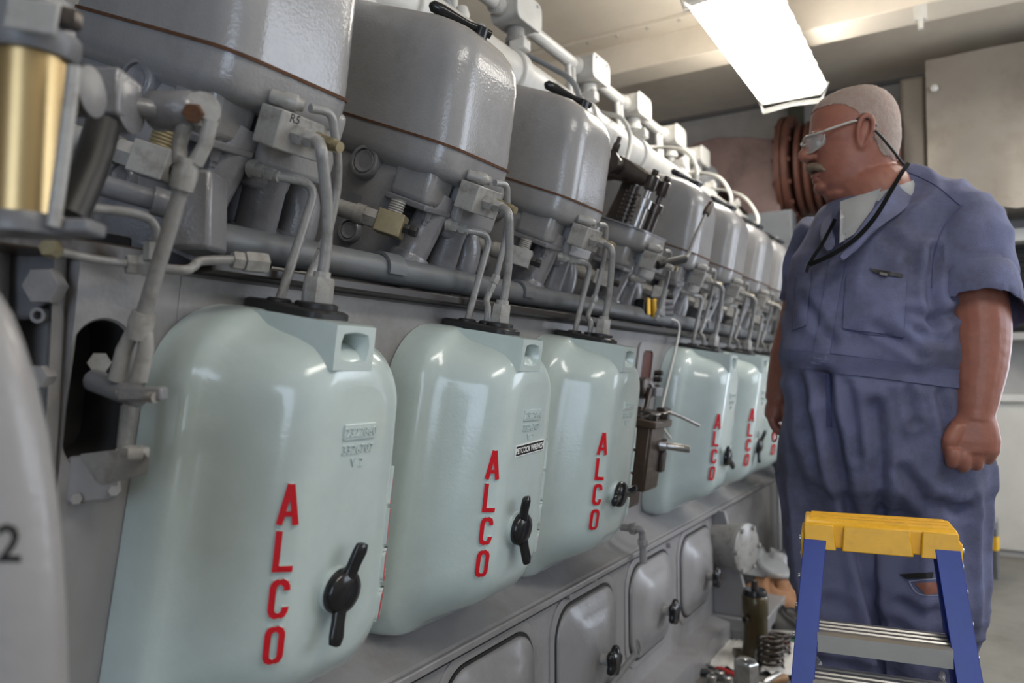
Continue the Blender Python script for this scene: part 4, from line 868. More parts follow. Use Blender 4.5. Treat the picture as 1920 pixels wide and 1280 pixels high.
for k, (x, y) in enumerate(((1335, 1278), (1350, 1270), (1365, 1280))):
    o_ = fl(x, y, .012); o = MB().lathe(o_, (0, 0, 1), [(0, .016), (.02, .018), (.024, .012), (.024, .007), (.01, .007)], 14).build('steel_nut', m_steel); tag(o, 'small bright steel nut at the tray edge, %s' % ('leftmost of the three', 'rearmost of the three', 'nearest the hex bar')[k], 'nut', 'loose nuts on the tray'); solo(o, o_)
# rag pile, plastic film, boot-shaped black cover behind
def heap(c, rx, ry, rz, seed, mt, name, label, cat):
    random.seed(seed); q = MB(); rings = []; ph = [random.uniform(0, 6) for _ in range(8)]
    for k in range(1, 12):
        f = k/12*math.pi/2; rings.append([V(c)+V((rx*math.cos(f)*math.cos(a)*(1+.16*math.sin(3*a+ph[0]+k*.5)+.09*math.sin(7*a+ph[1]-k)), ry*math.cos(f)*math.sin(a)*(1+.14*math.sin(4*a+ph[2]+k*.6)), rz*math.sin(f)*(1+.15*math.sin(2*a+ph[3])+.08*math.sin(6*a+k)))) for a in [2*math.pi*i/36 for i in range(36)]])
    o = q.loft(rings).build(name, mt, ang=80); tag(o, label, cat); solo(o, c); return o
heap(fl(1452, 1148, 0), .13, .14, .14, 4, mat('orange_rag', (.33, .17, .09), .9, bump=.3, bscale=30, dirt=(.15, .08, .05), damt=.6, dscale=10), 'rag_pile', 'orange brown rag pile behind the brown pump', 'rag')
heap(fl(1468, 1180, 0), .13, .10, .08, 9, m_blackm, 'black_cloth', 'crumpled black cloth lying in front of the orange rags', 'cloth')
o_ = heap(fl(1440, 1135, .0)+V((0, 0, .14)), .12, .12, .10, 12, mat('plastic_film', (.55, .56, .57), .15, trans=.35, alpha=.75), 'plastic_bag', 'clear crumpled plastic bag resting on the orange rags', 'bag')
o = MB().box(fl(1480, 1190, .004), (.35, .25, .006), Matrix.Rotation(.3, 3, 'Z')).build('green_mat', mat('green_mat', (.03, .09, .05), .8)); tag(o, 'dark green floor mat under the black cloth', 'mat'); solo(o, fl(1480, 1190, 0))

# ================================================================== STEP LADDER
m_blue = mat('blue_fibreglass', (.012, .032, .27), .32, bump=.05, dirt=(.01, .02, .14), damt=.4, dscale=8)
m_cap = mat('yellow_ladder_plastic', (.80, .42, .012), .4, bump=.06, dirt=(.35, .17, .02), damt=.55, dscale=14, dlo=.55)
m_alu = mat('aluminium', (.52, .51, .49), .35, metal=.85, bump=.04)
LL, LR_ = at(1508, 976, d=1.38), at(1797, 998, d=1.285); zc = (LL.z+LR_.z)/2; LL.z = LR_.z = zc
U = (LR_-LL).normalized(); Fz = V((0, 0, 1)); Fn = U.cross(Fz).normalized()
if Fn.dot(V((0, 0, 0))-LL) < 0: Fn = -Fn
Wd = (LR_-LL).length; MC = (LL+LR_)/2
t = thing('step_ladder', V((MC.x, MC.y, 0)), 'blue fibreglass step ladder with a yellow top cap', 'ladder')
def lp(u, f, z): return MC+U*u+Fn*f+V((0, 0, z))
b = MB()   # cap body: shell with three front panels and grooves
b.loft([[lp(-Wd/2, f, z) for f, z in pf]+[] for pf in ([(0, -.045), (.0, -.004), (-.006, 0), (-.11, 0), (-.115, -.005), (-.12, -.045)],)]+[[lp(Wd/2, f, z) for f, z in [(0, -.045), (.0, -.004), (-.006, 0), (-.11, 0), (-.115, -.005), (-.12, -.045)]]])
cap = b.build('top_cap', m_cap, t, bevel=.003)
for u0, u1 in ((-.5, -.285), (-.246, .216), (.262, .5)):
    b = MB(); sl_ = .004; b.loft([[lp(u0*Wd, .013, -.047), lp(u1*Wd, .013, -.047), lp(u1*Wd-sl_*(u1 < .49), .008, -.002), lp(u0*Wd+sl_*(u0 > -.49), .008, -.002)], [lp(u0*Wd, -.004, -.046), lp(u1*Wd, -.004, -.046), lp(u1*Wd-sl_*(u1 < .49), -.004, -.004), lp(u0*Wd+sl_*(u0 > -.49), -.004, -.004)]])
    b.build('front_panel', m_cap, cap, bevel=.002)
b = MB(); b.box(lp(0, -.02, .002), (.01, .01, .004)); 
for f in (-.03, -.06, -.09): MB().loft([[lp(-Wd*.46, f-.008, .0), lp(Wd*.46, f-.008, .0), lp(Wd*.46, f+.008, .0), lp(-Wd*.46, f+.008, .0)], [lp(-Wd*.455, f-.005, .004), lp(Wd*.455, f-.005, .004), lp(Wd*.455, f+.005, .004), lp(-Wd*.455, f+.005, .004)]]).build('cap_rib', m_cap, cap, smooth=False)
for sg in (-1, 1):
    MB().loft([[lp(sg*Wd*.5, 0, -.02), lp(sg*Wd*.5, -.10, -.02), lp(sg*Wd*.5, -.09, -.075), lp(sg*Wd*.5, 0.004, -.068)], [lp(sg*(Wd*.5+.006), 0, -.02), lp(sg*(Wd*.5+.006), -.10, -.02), lp(sg*(Wd*.5+.006), -.09, -.075), lp(sg*(Wd*.5+.006), .004, -.068)]]).build('cap_ear', m_cap, cap, bevel=.002)
    for k in range(3): MB().lathe(lp(sg*(Wd*.5+.006), -.02-.025*k, -.035-.008*k), U*sg, [(0, .006), (.003, .006), (.005, .003)], 10).build('rivet', m_steel, cap)
H_ = zc
def railpt(sg, s, u, f):   # s = drop below the cap
    return lp(sg*(Wd/2-.002+.10*s+u), .004+.27*s+f, -s)
for sg in (-1, 1):
    b = MB(); rr = []
    for s_ in (.03, H_):
        rr.append([railpt(sg, s_, u, f) for u, f in ((0, 0), (-.038, 0), (-.038, -.004), (-.005, -.004), (-.005, -.062), (-.038, -.062), (-.038, -.066), (0, -.066))])
    b.loft(rr); rl = b.build('front_rail', m_blue, t, smooth=False, bevel=.001)
    for s_ in (.06, .10, .15, .20): MB().lathe(railpt(sg, s_, .0005, -.03), U*sg, [(0, .005), (.003, .005), (.004, .002)], 10).build('rivet', m_steel, rl)
    b = MB(); b.loft([[lp(sg*(Wd/2-.012+.12*s_+u), -.10-.20*s_+f, -s_) for u, f in ((0, 0), (-.02, 0), (-.02, -.03), (0, -.03))] for s_ in (.03, H_)]); b.build('rear_rail', m_blue, t, smooth=False, bevel=.002)
for s_ in (.185, .262, .46):
    b = MB(); w = Wd/2-.008+.10*s_-.03
    prof = [(.002, -.03), (.004, .0), (-.004, .004), (-.075, .004), (-.078, -.02), (-.07, -.02), (-.068, -.004), (-.006, -.006), (-.006, -.03)]
    b.loft([[lp(sg*w, .004+.27*s_+f, -s_+z) for f, z in prof] for sg in (-1, 1)]); st = b.build('step', m_alu, t, smooth=False)
    for k in range(3): MB().loft([[lp(sg*w*.98, .27*s_-.015-.02*k+f, -s_+z) for f, z in ((-.005, .004), (.005, .004), (.003, .0065), (-.003, .0065))] for sg in (-1, 1)]).build('tread_rib', m_alu, st, smooth=False)
for s_ in (.40, .62):
    w = Wd/2-.014+.12*s_; MB().loft([[lp(sg*w, -.11-.20*s_+f, -s_+z) for f, z in ((0, 0), (-.02, 0), (-.02, .03), (0, .03))] for sg in (-1, 1)]).build('rear_brace', m_alu, t, smooth=False)
for sg in (-1, 1):
    b = MB(); b.tube([lp(sg*(Wd/2-.01+.02), .05, -.30), lp(sg*(Wd/2-.02), -.10, -.29), lp(sg*(Wd/2-.01), -.16, -.30)], .006, 6); b.build('spreader', m_alu, t)
# ================================================================== THE MAN
from mathutils import noise as mnoise
PD = 1.90; SC = PD/1.78
def pp(px, py, near=0.0): return at(px, py, d=PD-near*SC)      # near = metres toward the camera
UPZ = V((0, 0, 1)); TC = V((-pp(1640, 700).x, -pp(1640, 700).y, 0)).normalized(); IR = UPZ.cross(TC).normalized()
if IR.dot(AX_R) < 0: IR = -IR
def remesh(mb, voxel, smooth=3, fn=None):
    me = bpy.data.meshes.new('tmp'); me.from_pydata([tuple(p) for p in mb.v], [], mb.f)
    bm = bmesh.new(); bm.from_mesh(me); bmesh.ops.recalc_face_normals(bm, faces=bm.faces); bm.to_mesh(me); bm.free()
    o = bpy.data.objects.new('tmp', me); COL.objects.link(o)
    m = o.modifiers.new('r', 'REMESH'); m.mode = 'VOXEL'; m.voxel_size = voxel
    s_ = o.modifiers.new('s', 'SMOOTH'); s_.iterations = smooth; s_.factor = .5
    dg = bpy.context.evaluated_depsgraph_get(); out = bpy.data.meshes.new_from_object(o.evaluated_get(dg)); bpy.data.objects.remove(o)
    q = MB(); nr = [v.normal.copy() for v in out.vertices]
    vs = [v.co.copy() for v in out.vertices]
    if fn: vs = [v+n_*fn(v) for v, n_ in zip(vs, nr)]
    q.add(vs, [tuple(p.vertices) for p in out.polygons]); q.nr = nr; bpy.data.meshes.remove(out); return q
def ell(c, a, b, ex=2.2, n=28, tilt=0, ttc=0):     # horizontal superellipse ring; a along image right, b toward camera
    out = []; a *= SC; b *= SC
    for i in range(n):
        t_ = 2*math.pi*i/n; ct, st = math.cos(t_), math.sin(t_)
        out.append(c+IR*a*math.copysign(abs(ct)**(2/ex), ct)+TC*b*math.copysign(abs(st)**(2/ex), st)+UPZ*tilt*ct*a-UPZ*ttc*st*b)
    return out
def limb(mb, pts, seg=18):                  # pts: (point, radius) with taper
    P_ = spline([p for p, r in pts], 5); R_ = []
    for i in range(len(pts)-1):
        for j in range(5): R_.append(pts[i][1]+(pts[i+1][1]-pts[i][1])*j/5)
    mb.tube(P_, [r_*SC for r_ in R_+[pts[-1][1]]], seg)
root_p = pp(1650, 700); man = thing('person', V((root_p.x, root_p.y, 0)), 'grey haired man in blue work coveralls and glasses looking at the engine', 'person')
m_skin = mat('skin', (.30, .118, .082), .45, bump=.12, bscale=180, dirt=(.25, .072, .05), damt=.6, dscale=14, var=.08)
m_cov = mat('faded_blue_coverall', (.136, .145, .252), .85, bump=.35, bscale=420, dirt=(.05, .047, .062), damt=.85, dscale=2.6, dlo=.44, var=.1)
m_tee = mat('grey_tshirt', (.38, .38, .38), .9, bump=.2, bscale=300)
m_hair = mat('grey_hair', (.36, .28, .24), .7, bump=.6, bscale=500, dirt=(.36, .21, .165), damt=.7, dscale=40)
PPM = FPX/PD
# ---------------- coveralls: torso, legs, sleeves grown into one surface
cv = MB(); rows = [(318, 1672, .045, .05, 0), (335, 1682, .085, .07, .0), (358, 1688, .125, .09, .0), (385, 1680, .165, .11, .01), (420, 1668, .178, .135, .015), (480, 1650, .19, .155, .02), (560, 1640, .194, .17, .03), (640, 1638, .198, .18, .035), (690, 1640, .199, .182, .035), (740, 1643, .207, .18, .03), (820, 1650, .219, .175, .02), (900, 1652, .226, .17, .01), (940, 1655, .20, .14, .0)]
rr = []
for y, c, hw, hd, nr_ in rows: rr.append(ell(pp(c, y, nr_), hw, hd, 2.3))
cv.loft(rr)
limb(cv, [(pp(1560, 900, -.02), .125), (pp(1558, 1000, -.02), .108), (pp(1572, 1120, -.01), .098), (pp(1580, 1200, .0), .092), (pp(1592, 1300, -.02), .088), (pp(1598, 1480, -.04), .085)], 24)
limb(cv, [(pp(1735, 900, .04), .135), (pp(1738, 1000, .06), .122), (pp(1738, 1090, .08), .108), (pp(1735, 1180, .06), .100), (pp(1738, 1300, .02), .094), (pp(1745, 1480, .0), .09)], 24)
limb(cv, [(pp(1762, 398, .05), .085), (pp(1803, 440, .12), .088), (pp(1818, 490, .16), .084), (pp(1824, 530, .175), .074)], 20)
limb(cv, [(pp(1560, 430, -.12), .08), (pp(1530, 500, -.17), .08), (pp(1512, 570, -.18), .07)], 20)
hem = pp(1830, 600, .10)
GROOVES = [([(1545, 700), (1560, 800), (1580, 900), (1610, 1030), (1640, 1180), (1652, 1290)], .020, 11), ([(1640, 760), (1652, 850), (1650, 960)], .014, 12), ([(1500, 710), (1515, 800), (1532, 880)], .010, 10),
           ([(1752, 470), (1742, 540), (1752, 610)], .014, 10), ([(1690, 585), (1745, 600), (1795, 585)], .010, 9), ([(1690, 880), (1735, 935), (1800, 955)], .012, 12), ([(1640, 612), (1690, 640), (1725, 668)], .009, 9),
           ([(1590, 720), (1600, 790), (1606, 850)], .009, 9), ([(1700, 730), (1712, 790)], .008, 9), ([(1660, 440), (1700, 470), (1720, 520)], .007, 12), ([(1500, 560), (1530, 600), (1560, 640)], .008, 10), ([(1690, 1130), (1730, 1150), (1790, 1140)], .012, 10), ([(1560, 1210), (1600, 1225), (1640, 1215)], .012, 9), ([(1700, 1210), (1740, 1235), (1780, 1225)], .012, 9), ([(1760, 740), (1775, 800), (1790, 840)], .010, 10), ([(1770, 640), (1720, 620), (1690, 600)], .007, 8)]
def groove(v):
    q = v-V((0, 0, CAMH)); z_ = q.dot(AX_F); x = 960+FPX*q.dot(AX_R)/z_; y = 640-FPX*q.dot(AX_U)/z_; d = 0
    for pl_, dep, w in GROOVES:
        best = 1e9
        for (x0, y0), (x1, y1) in zip(pl_, pl_[1:]):
            l2 = (x1-x0)**2+(y1-y0)**2; t_ = max(0, min(1, ((x-x0)*(x1-x0)+(y-y0)*(y1-y0))/l2)); dd = math.hypot(x-x0-t_*(x1-x0), y-y0-t_*(y1-y0))
            if dd < best: best = dd
        if best < 4*w: d += dep*(-math.exp(-(best/w)**2)+.55*math.exp(-((best-2*w)/w)**2))
    return d
def wr(v):
    z = v.z; q = v-root_p; a = q.dot(IR); b_ = q.dot(TC)
    low = max(0, min(1, (1.0-z)/.25)); nz = mnoise.noise
    d = .006*nz(V((a*8, b_*8, z*5)))+.0035*nz(V((a*22, b_*22, z*14)))
    rid = 1-abs(nz(V((a*11+3, b_*11, z*1.7))))*2.2
    d += low*(.020*max(-.5, rid)-.006)                        # long vertical folds in the trousers
    kn = math.exp(-((z-.40)/.14)**2); d += kn*.010*(1-abs(nz(V((a*7+z*9, b_*7, z*17-a*7))))*2.4)
    up_ = 1-low; r2 = 1-abs(nz(V((a*5+z*6, b_*5+1.7, z*7-a*8))))*2.2
    d += up_*(.012*max(-.3, r2)-.004)
    if abs(z-1.055) < .10: d += .006*math.exp(-((z-1.085)/.03)**2)-.004*math.exp(-((z-1.04)/.012)**2)
    if b_ > -.02: d += groove(v)
    return d
cvm = remesh(cv, .0075, 5, wr); bvc = None
co = cvm.build('coveralls', m_cov, man, ang=180)
bvc = BVHTree.FromPolygons([tuple(p) for p in cvm.v], cvm.f)
CAM0 = V((0, 0, CAMH))
def cast(px, py, bv=None):
    d = (at(px, py, d=1)-CAM0).normalized(); h = (bv or bvc).ray_cast(CAM0, d, 4)
    return (h[0], h[1]) if h[0] is not None else (pp(px, py, .15), -d)
def patch(quad, nu, nv, off, thick, name, mt, parent, bow=0):   # quad of survey pixels draped on the clothes
    q = MB(); top = []; bot = []
    for j in range(nv+1):
        for i in range(nu+1):
            u, v = i/nu, j/nv; a = [quad[0][k]+(quad[1][k]-quad[0][k])*u for k in (0, 1)]; b_ = [quad[3][k]+(quad[2][k]-quad[3][k])*u for k in (0, 1)]
            p, n_ = cast(a[0]+(b_[0]-a[0])*v, a[1]+(b_[1]-a[1])*v); n_ = (n_*.4+(CAM0-p).normalized()*.6).normalized()
            top.append(p+n_*(off+bow*math.sin(u*math.pi)*math.sin(v*math.pi))); bot.append(p+n_*(off-thick))
    N_ = len(top); F_ = [(j*(nu+1)+i, j*(nu+1)+i+1, (j+1)*(nu+1)+i+1, (j+1)*(nu+1)+i) for j in range(nv) for i in range(nu)]
    q.add(top+bot, F_+[tuple(N_+k for k in reversed(f)) for f in F_]
          + [(i, i+1, N_+i+1, N_+i) for i in range(nu)]+[(nv*(nu+1)+i, N_+nv*(nu+1)+i, N_+nv*(nu+1)+i+1, nv*(nu+1)+i+1) for i in range(nu)]
          + [(j*(nu+1), N_+j*(nu+1), N_+(j+1)*(nu+1), (j+1)*(nu+1)) for j in range(nv)]+[(j*(nu+1)+nu, (j+1)*(nu+1)+nu, N_+(j+1)*(nu+1)+nu, N_+j*(nu+1)+nu) for j in range(nv)])
    return q.build(name, mt, parent, ang=60)
def seam(pts, r, name, mt, parent, off=.001, k=8, bv=None):
    P_ = spline([V((x, y, 0)) for x, y in pts], k); out = []
    for p in P_:
        h, n_ = cast(p.x, p.y, bv); out.append(h+n_*off)
    return MB().tube(out, r, 8).build(name, mt, parent)
m_seam = mat('coverall_seam', (.085, .093, .19), .9, dirt=(.05, .05, .09), damt=.5, dscale=20)
m_band = mat('coverall_band', (.108, .116, .21), .85, bump=.35, bscale=420, dirt=(.05, .047, .07), damt=.7, dscale=5)
patch([(1588, 515), (1700, 522), (1694, 632), (1580, 615)], 12, 12, .005, .007, 'chest_pocket', m_cov, man, .004)
patch([(1492, 520), (1522, 512), (1512, 610), (1485, 620)], 6, 10, .004, .006, 'chest_pocket', m_cov, man, .003)
q = patch([(1630, 503), (1693, 514), (1692, 521), (1640, 512)], 8, 2, .006, .003, 'pocket_slot', m_blackm, man)
MB().tube([cast(1650, 514)[0]+TC*.012, cast(1664, 517)[0]+TC*.012], .004, 8).build('pen_clip', m_steel, man)
patch([(1480, 655), (1800, 693), (1798, 728), (1480, 688)], 30, 4, .005, .006, 'waistband', m_band, man)
patch([(1558, 470), (1588, 470), (1552, 684), (1522, 682)], 5, 22, .0045, .006, 'front_placket', m_cov, man)
patch([(1548, 700), (1560, 701), (1560, 800), (1550, 800)], 3, 12, .003, .005, 'fly_seam', m_seam, man)
for pts in ([(1480, 656), (1560, 663), (1650, 675), (1795, 694)], [(1480, 688), (1560, 694), (1650, 708), (1795, 728)], [(1590, 470), (1572, 560), (1553, 684)], [(1700, 322), (1750, 345), (1800, 385)], [(1805, 385), (1770, 425), (1752, 480), (1748, 540)],
            [(1584, 618), (1640, 628), (1694, 634)], [(1590, 516), (1583, 614)], [(1700, 524), (1694, 632)]):
    seam(pts, .0016, 'stitching', m_seam, man)
# rip at the knee
patch([(1685, 1076), (1750, 1072), (1748, 1084), (1700, 1085)], 8, 3, .003, .004, 'knee_rip', m_blackm, man)
patch([(1716, 1093), (1762, 1090), (1760, 1112), (1736, 1115)], 8, 4, .003, .004, 'knee_skin', m_skin, man, .003)
seam([(1705, 1090), (1722, 1113), (1760, 1116)], .0014, 'frayed_edge', mat('pale_fray', (.3, .32, .45), .9), man)
seam([(1705, 1090), (1735, 1086), (1762, 1084)], .0014, 'frayed_edge', mat('pale_fray', (.3, .32, .45)), man)
# stained thigh folds
# sleeve hem, ragged
q = MB(); pts = []; e1 = (pp(1832, 590, .19)-pp(1822, 510, .17)).normalized(); u_, w_, _ = frame(e1); random.seed(5); rr = []
for k, (h_, r_) in enumerate(((-.10, .078), (-.07, .086), (-.04, .0885), (-.01, .0895), (.022, .091), (.026, .089), (.020, .0865), (-.02, .083), (-.08, .07))):
    ring = []
    for a in [2*math.pi*i/60 for i in range(60)]:
        dv = u_*math.cos(a)+w_*math.sin(a); cf = dv.dot(TC); lift = (-.050*max(0, cf)+.012*max(0, -cf))*max(0, (h_+.10)/.12) if k < 7 else -.03
        ring.append(pp(1831, 582, .19)+e1*(h_+lift+(random.uniform(-.003, .003) if k in (4, 5, 6) else 0))+dv*r_*SC*(1+.02*math.sin(3*a+1)))
    rr.append(ring)
q.loft(rr, cap0=False, cap1=False); q.build('ragged_sleeve_hem', m_cov, man, ang=80)
# ---------------- collar and T-shirt
tee = MB(); tee.loft([ell(pp(1646, 410, .02), .098, .098, 2.1, 28, .27, .22), ell(pp(1645, 380, .02), .090, .090, 2.1, 28, .27, .22), ell(pp(1644, 366, .02), .084, .086, 2.1, 28, .27, .22), ell(pp(1644, 361, .02), .081, .083, 2.1, 28, .27, .22)]); tee.build('tshirt_neck', m_tee, man)
def flap(rows, thick, name, mt, parent):
    q = MB(); n = len(rows[0]); top = [p for r in rows for p in r]; ns = len(rows)
    dv = (CAM0-top[0]).normalized()*thick
    N_ = len(top); F_ = [(j*n+i, j*n+i+1, (j+1)*n+i+1, (j+1)*n+i) for j in range(ns-1) for i in range(n-1)]
    edge = [i for i in range(n)]+[j*n+n-1 for j in range(1, ns)]+[(ns-1)*n+i for i in range(n-2, -1, -1)]+[j*n for j in range(ns-2, 0, -1)]
    q.add([p+dv for p in top]+top, F_+[tuple(N_+k for k in reversed(f)) for f in F_]+[(edge[k], edge[(k+1) % len(edge)], N_+edge[(k+1) % len(edge)], N_+edge[k]) for k in range(len(edge))])
    return q.build(name, mt, parent, ang=60, sub=1)
flap([[pp(1704, 302, .02), pp(1728, 330, .03), pp(1736, 345, .03)], [pp(1672, 345, .115), pp(1700, 372, .125), pp(1712, 382, .125)], [pp(1640, 385, .15), pp(1668, 402, .158), pp(1684, 404, .156)], [pp(1612, 420, .168), pp(1640, 432, .176), pp(1650, 422, .178)], [pp(1590, 455, .178), pp(1612, 470, .186), pp(1622, 452, .186)], [pp(1566, 486, .188), pp(1582, 492, .192), pp(1590, 478, .192)]], .006, 'collar', m_cov, man)
flap([[pp(1568, 378, .02), pp(1552, 392, .0)], [pp(1558, 402, .06), pp(1534, 424, .04)], [pp(1562, 430, .11), pp(1536, 452, .10)], [pp(1572, 462, .16), pp(1548, 480, .16)]], .006, 'collar', m_cov, man)
# ---------------- body: head, neck, arms and hands as one skin
HX = lambda f, l, py: None
YH = rad(14); hf = (-IR*math.cos(YH)+TC*math.sin(YH)).normalized(); hl = UPZ.cross(hf).normalized()
if hl.dot(TC) < 0: hl = -hl
hc0 = pp(1620, 700, .02)
def hz(py): return pp(1620, py, .02).z
def hp(f, l, py): return V((hc0.x, hc0.y, 0))+hf*f*SC+hl*l*SC+UPZ*hz(py)
bd = MB(); prof = [(160, .028, .03, .030, 2), (165, .055, .046, .046, 2), (174, .080, .062, .058, 2), (188, .099, .075, .068, 2.1), (205, .108, .083, .075, 2.2), (225, .111, .087, .0785, 2.25), (246, .113, .088, .0790, 2.3), (258, .112, .088, .0785, 2.35), (270, .105, .086, .0775, 2.4), (285, .101, .082, .0765, 2.45), (300, .100, .078, .0755, 2.5), (315, .099, .074, .0735, 2.5), (330, .096, .072, .070, 2.5), (343, .092, .068, .065, 2.4), (353, .082, .06, .058, 2.3), (361, .064, .05, .046, 2)]
rr = []
for y, f, b_, w, ex in prof:
    ring = []
    for i in range(40):
        t_ = 2*math.pi*i/40; ct, st = math.cos(t_), math.sin(t_); fx = (f if ct > 0 else b_)*math.copysign(abs(ct)**(2/ex), ct)
        nar = 1-.10*max(0, ct)*(1 if y > 260 else .35)
        ring.append(hp(fx, w*nar*math.copysign(abs(st)**(2/ex), st), y))
    rr.append(ring)
bd.loft(rr)
def blob(f, l, py, r, sc=(1, 1, 1), seg=14):   # ellipsoid in head axes (f,l,up)
    q = MB(); q.ball((0, 0, 0), r, seg, sc); bd.add([hp(f+v.x, l+v.y, py)+UPZ*v.z for v in q.v], q.f)
blob(.104, .030, 249, .022, (.5, 1.25, .42)); blob(.104, -.030, 249, .022, (.5, 1.25, .42))     # brows
bd.tube([hp(.106, 0, 250), hp(.112, 0, 261), hp(.120, 0, 272), hp(.126, 0, 281)], [.010, .0105, .0135, .0155], 14)     # nose bridge
blob(.123, 0, 283, .0165, (1, .95, .9)); blob(.112, .013, 287, .0125, (1.2, .8, .85)); blob(.112, -.013, 287, .0125, (1.2, .8, .85))
blob(.099, 0, 322, .017, (.7, 1.5, .40)); blob(.097, 0, 331, .016, (.75, 1.3, .45)); blob(.086, 0, 345, .026, (.75, 1.1, .7))
blob(.030, .0, 358, .046, (1.2, 1.0, .6))
blob(.0, .0, 362, .062, (1, 1, .9))
for sg in (1, -1):                                                                                     # ears
    q = MB(); q.tube([V((.004, 0, -.028)), V((.010, .004, -.012)), V((.012, .008, .008)), V((.004, .011, .028)), V((-.012, .012, .034)), V((-.024, .014, .022)), V((-.022, .012, .0)), V((-.010, .006, -.020)), V((.002, .0, -.030))], .0068, 10, 4)
    q.ball((-.004, .004, .004), .022, 12, (.75, .22, 1.15))
    bd.add([hp(v.x*.85+.012, sg*(.074+v.y), 263)+UPZ*v.z*1.18 for v in q.v], q.f)
limb(bd, [(hp(-.008, 0, 295), .068), (hp(-.010, 0, 335), .075), (pp(1644, 368, .02), .082), (pp(1655, 400, .02), .085), (pp(1660, 440, .01), .09)], 24)
# near (his left) arm and fist
limb(bd, [(pp(1822, 500, .16), .058), (pp(1834, 590, .19), .060), (pp(1837, 640, .20), .058), (pp(1836, 690, .21), .0525), (pp(1832, 740, .22), .043), (pp(1829, 772, .225), .037), (pp(1828, 790, .228), .036)], 20)
def ovl(c, u, v, w, a, b_, n=20): return [c+u*SC*a*math.cos(2*math.pi*i/n)+SC*v*b_*math.sin(2*math.pi*i/n) for i in range(n)]
hdn = 0.232
bd.loft([ovl(pp(1829, 775, hdn), IR, TC, 0, .034, .026), ovl(pp(1824, 800, hdn), IR, TC, 0, .047, .028), ovl(pp(1820, 825, hdn), IR, TC, 0, .055, .029), ovl(pp(1819, 845, hdn), IR, TC, 0, .054, .027), ovl(pp(1820, 857, hdn-.004), IR, TC, 0, .046, .02)])
for k, (x, y) in enumerate(((1786, 852), (1808, 860), (1832, 857), (1854, 845))):
    kn = pp(x, y, hdn+.010)
    limb(bd, [(kn-UPZ*-.012, .0125), (kn, .0140), (kn-UPZ*.017-TC*.010, .0128), (kn-UPZ*.018-TC*.038, .0118), (kn+UPZ*.004-TC*.050, .0108), (kn+UPZ*.020-TC*.040, .0098)], 12)
limb(bd, [(pp(1798, 800, hdn), .018), (pp(1782, 822, hdn+.004), .0155), (pp(1780, 846, hdn-.006), .013), (pp(1786, 866, hdn-.018), .0115), (pp(1794, 872, hdn-.026), .010)], 12)
# far (his right) arm and relaxed hand
fa = -.19
limb(bd, [(pp(1513, 560, fa), .058), (pp(1500, 620, fa), .058), (pp(1484, 670, fa), .055), (pp(1470, 715, fa), .044), (pp(1462, 740, fa), .036), (pp(1459, 752, fa), .034)], 18)
bd.loft([ovl(pp(1461, 745, fa), IR, TC, 0, .028, .033), ovl(pp(1457, 762, fa), IR, TC, 0, .030, .042), ovl(pp(1454, 778, fa), IR, TC, 0, .028, .044), ovl(pp(1455, 788, fa), IR, TC, 0, .020, .038)])
for k in range(4):
    kn = pp(1450, 782, fa)+TC*(.033-.022*k)
    limb(bd, [(kn, .0125), (kn+IR*.006-UPZ*.022, .0115), (kn+IR*.022-UPZ*.038, .0105), (kn+IR*.040-UPZ*.040, .0095)], 12)
limb(bd, [(pp(1470, 758, fa)+TC*.03, .015), (pp(1478, 776, fa)+TC*.04, .0128), (pp(1477, 795, fa)+TC*.036, .0112), (pp(1474, 806, fa)+TC*.03, .0098)], 12)
bm_ = remesh(bd, .0036, 3, lambda v: .0006*mnoise.noise(v*60))
body = bm_.build('body', m_skin, man, ang=180); bvb = BVHTree.FromPolygons([tuple(p) for p in bm_.v], bm_.f)
# hair: a thin shell over the scalp, moustache, eyebrows
def inhair(p):
    q = p-hc0; f, l, z = q.dot(hf), q.dot(hl), p.z
    k_ = max(0.0, min(1.0, (.075-f)/.06)); zl = hz(201)+(hz(232)-hz(201))*k_*k_
    if f < .015: k_ = max(0.0, min(1.0, (.015-f)/.055)); zl = hz(232)+(hz(306)-hz(232))*k_*k_*(3-2*k_)
    zl += .004*mnoise.noise(p*90)
    if abs(l) > .0835*SC and f > -.045: return False
    return z > zl and z > hz(312)
hv = {}; hq = MB(); 
for f in bm_.f:
    if all(bm_.v[i].z > hz(315) and inhair(bm_.v[i]) for i in f): 
        ids = []
        for i in f:
            if i not in hv: hv[i] = len(hv)
            ids.append(hv[i])
        hq.f.append(ids); hq.m.append(0)
inv = sorted(hv, key=lambda i: hv[i]); hq.v = [bm_.v[i]+bm_.nr[i]*(.0010+.0022*abs(mnoise.noise(bm_.v[i]*220))) for i in inv]
hq.build('hair', m_hair, man, ang=180)
def hb(f, l, py): return hp(f, l, py)
q = MB(); q.tube([hp(.084, .040, 320), hp(.101, .024, 309), hp(.112, 0, 305), hp(.101, -.024, 309), hp(.084, -.040, 320)], [.004, .0095, .0105, .0095, .004], 10, 5); q.build('moustache', mat('moustache_hair', (.22, .16, .11), .8, bump=.8, bscale=400, dirt=(.4, .34, .28), damt=.6, dscale=60), man)
for sg in (1, -1): MB().tube([hp(.115, sg*.012, 249), hp(.113, sg*.03, 245), hp(.100, sg*.048, 248)], [.003, .0042, .002], 8, 4).build('eyebrow', m_hair, man)
for sg in (1, -1):
    q = MB(); q.ball(hp(.092, sg*.031, 264), .0125, 16); q.build('eye', mat('eye_white', (.6, .56, .52), .2), man)
    MB().ball(hp(.1012, sg*.031, 264), .0045, 10).build('iris', mat('iris_dark', (.05, .06, .08), .2), man)
    MB().tube([hp(.098, sg*.018, 261), hp(.104, sg*.031, 258), hp(.094, sg*.044, 261)], .0035, 8, 4).build('eyelid', m_skin, man)
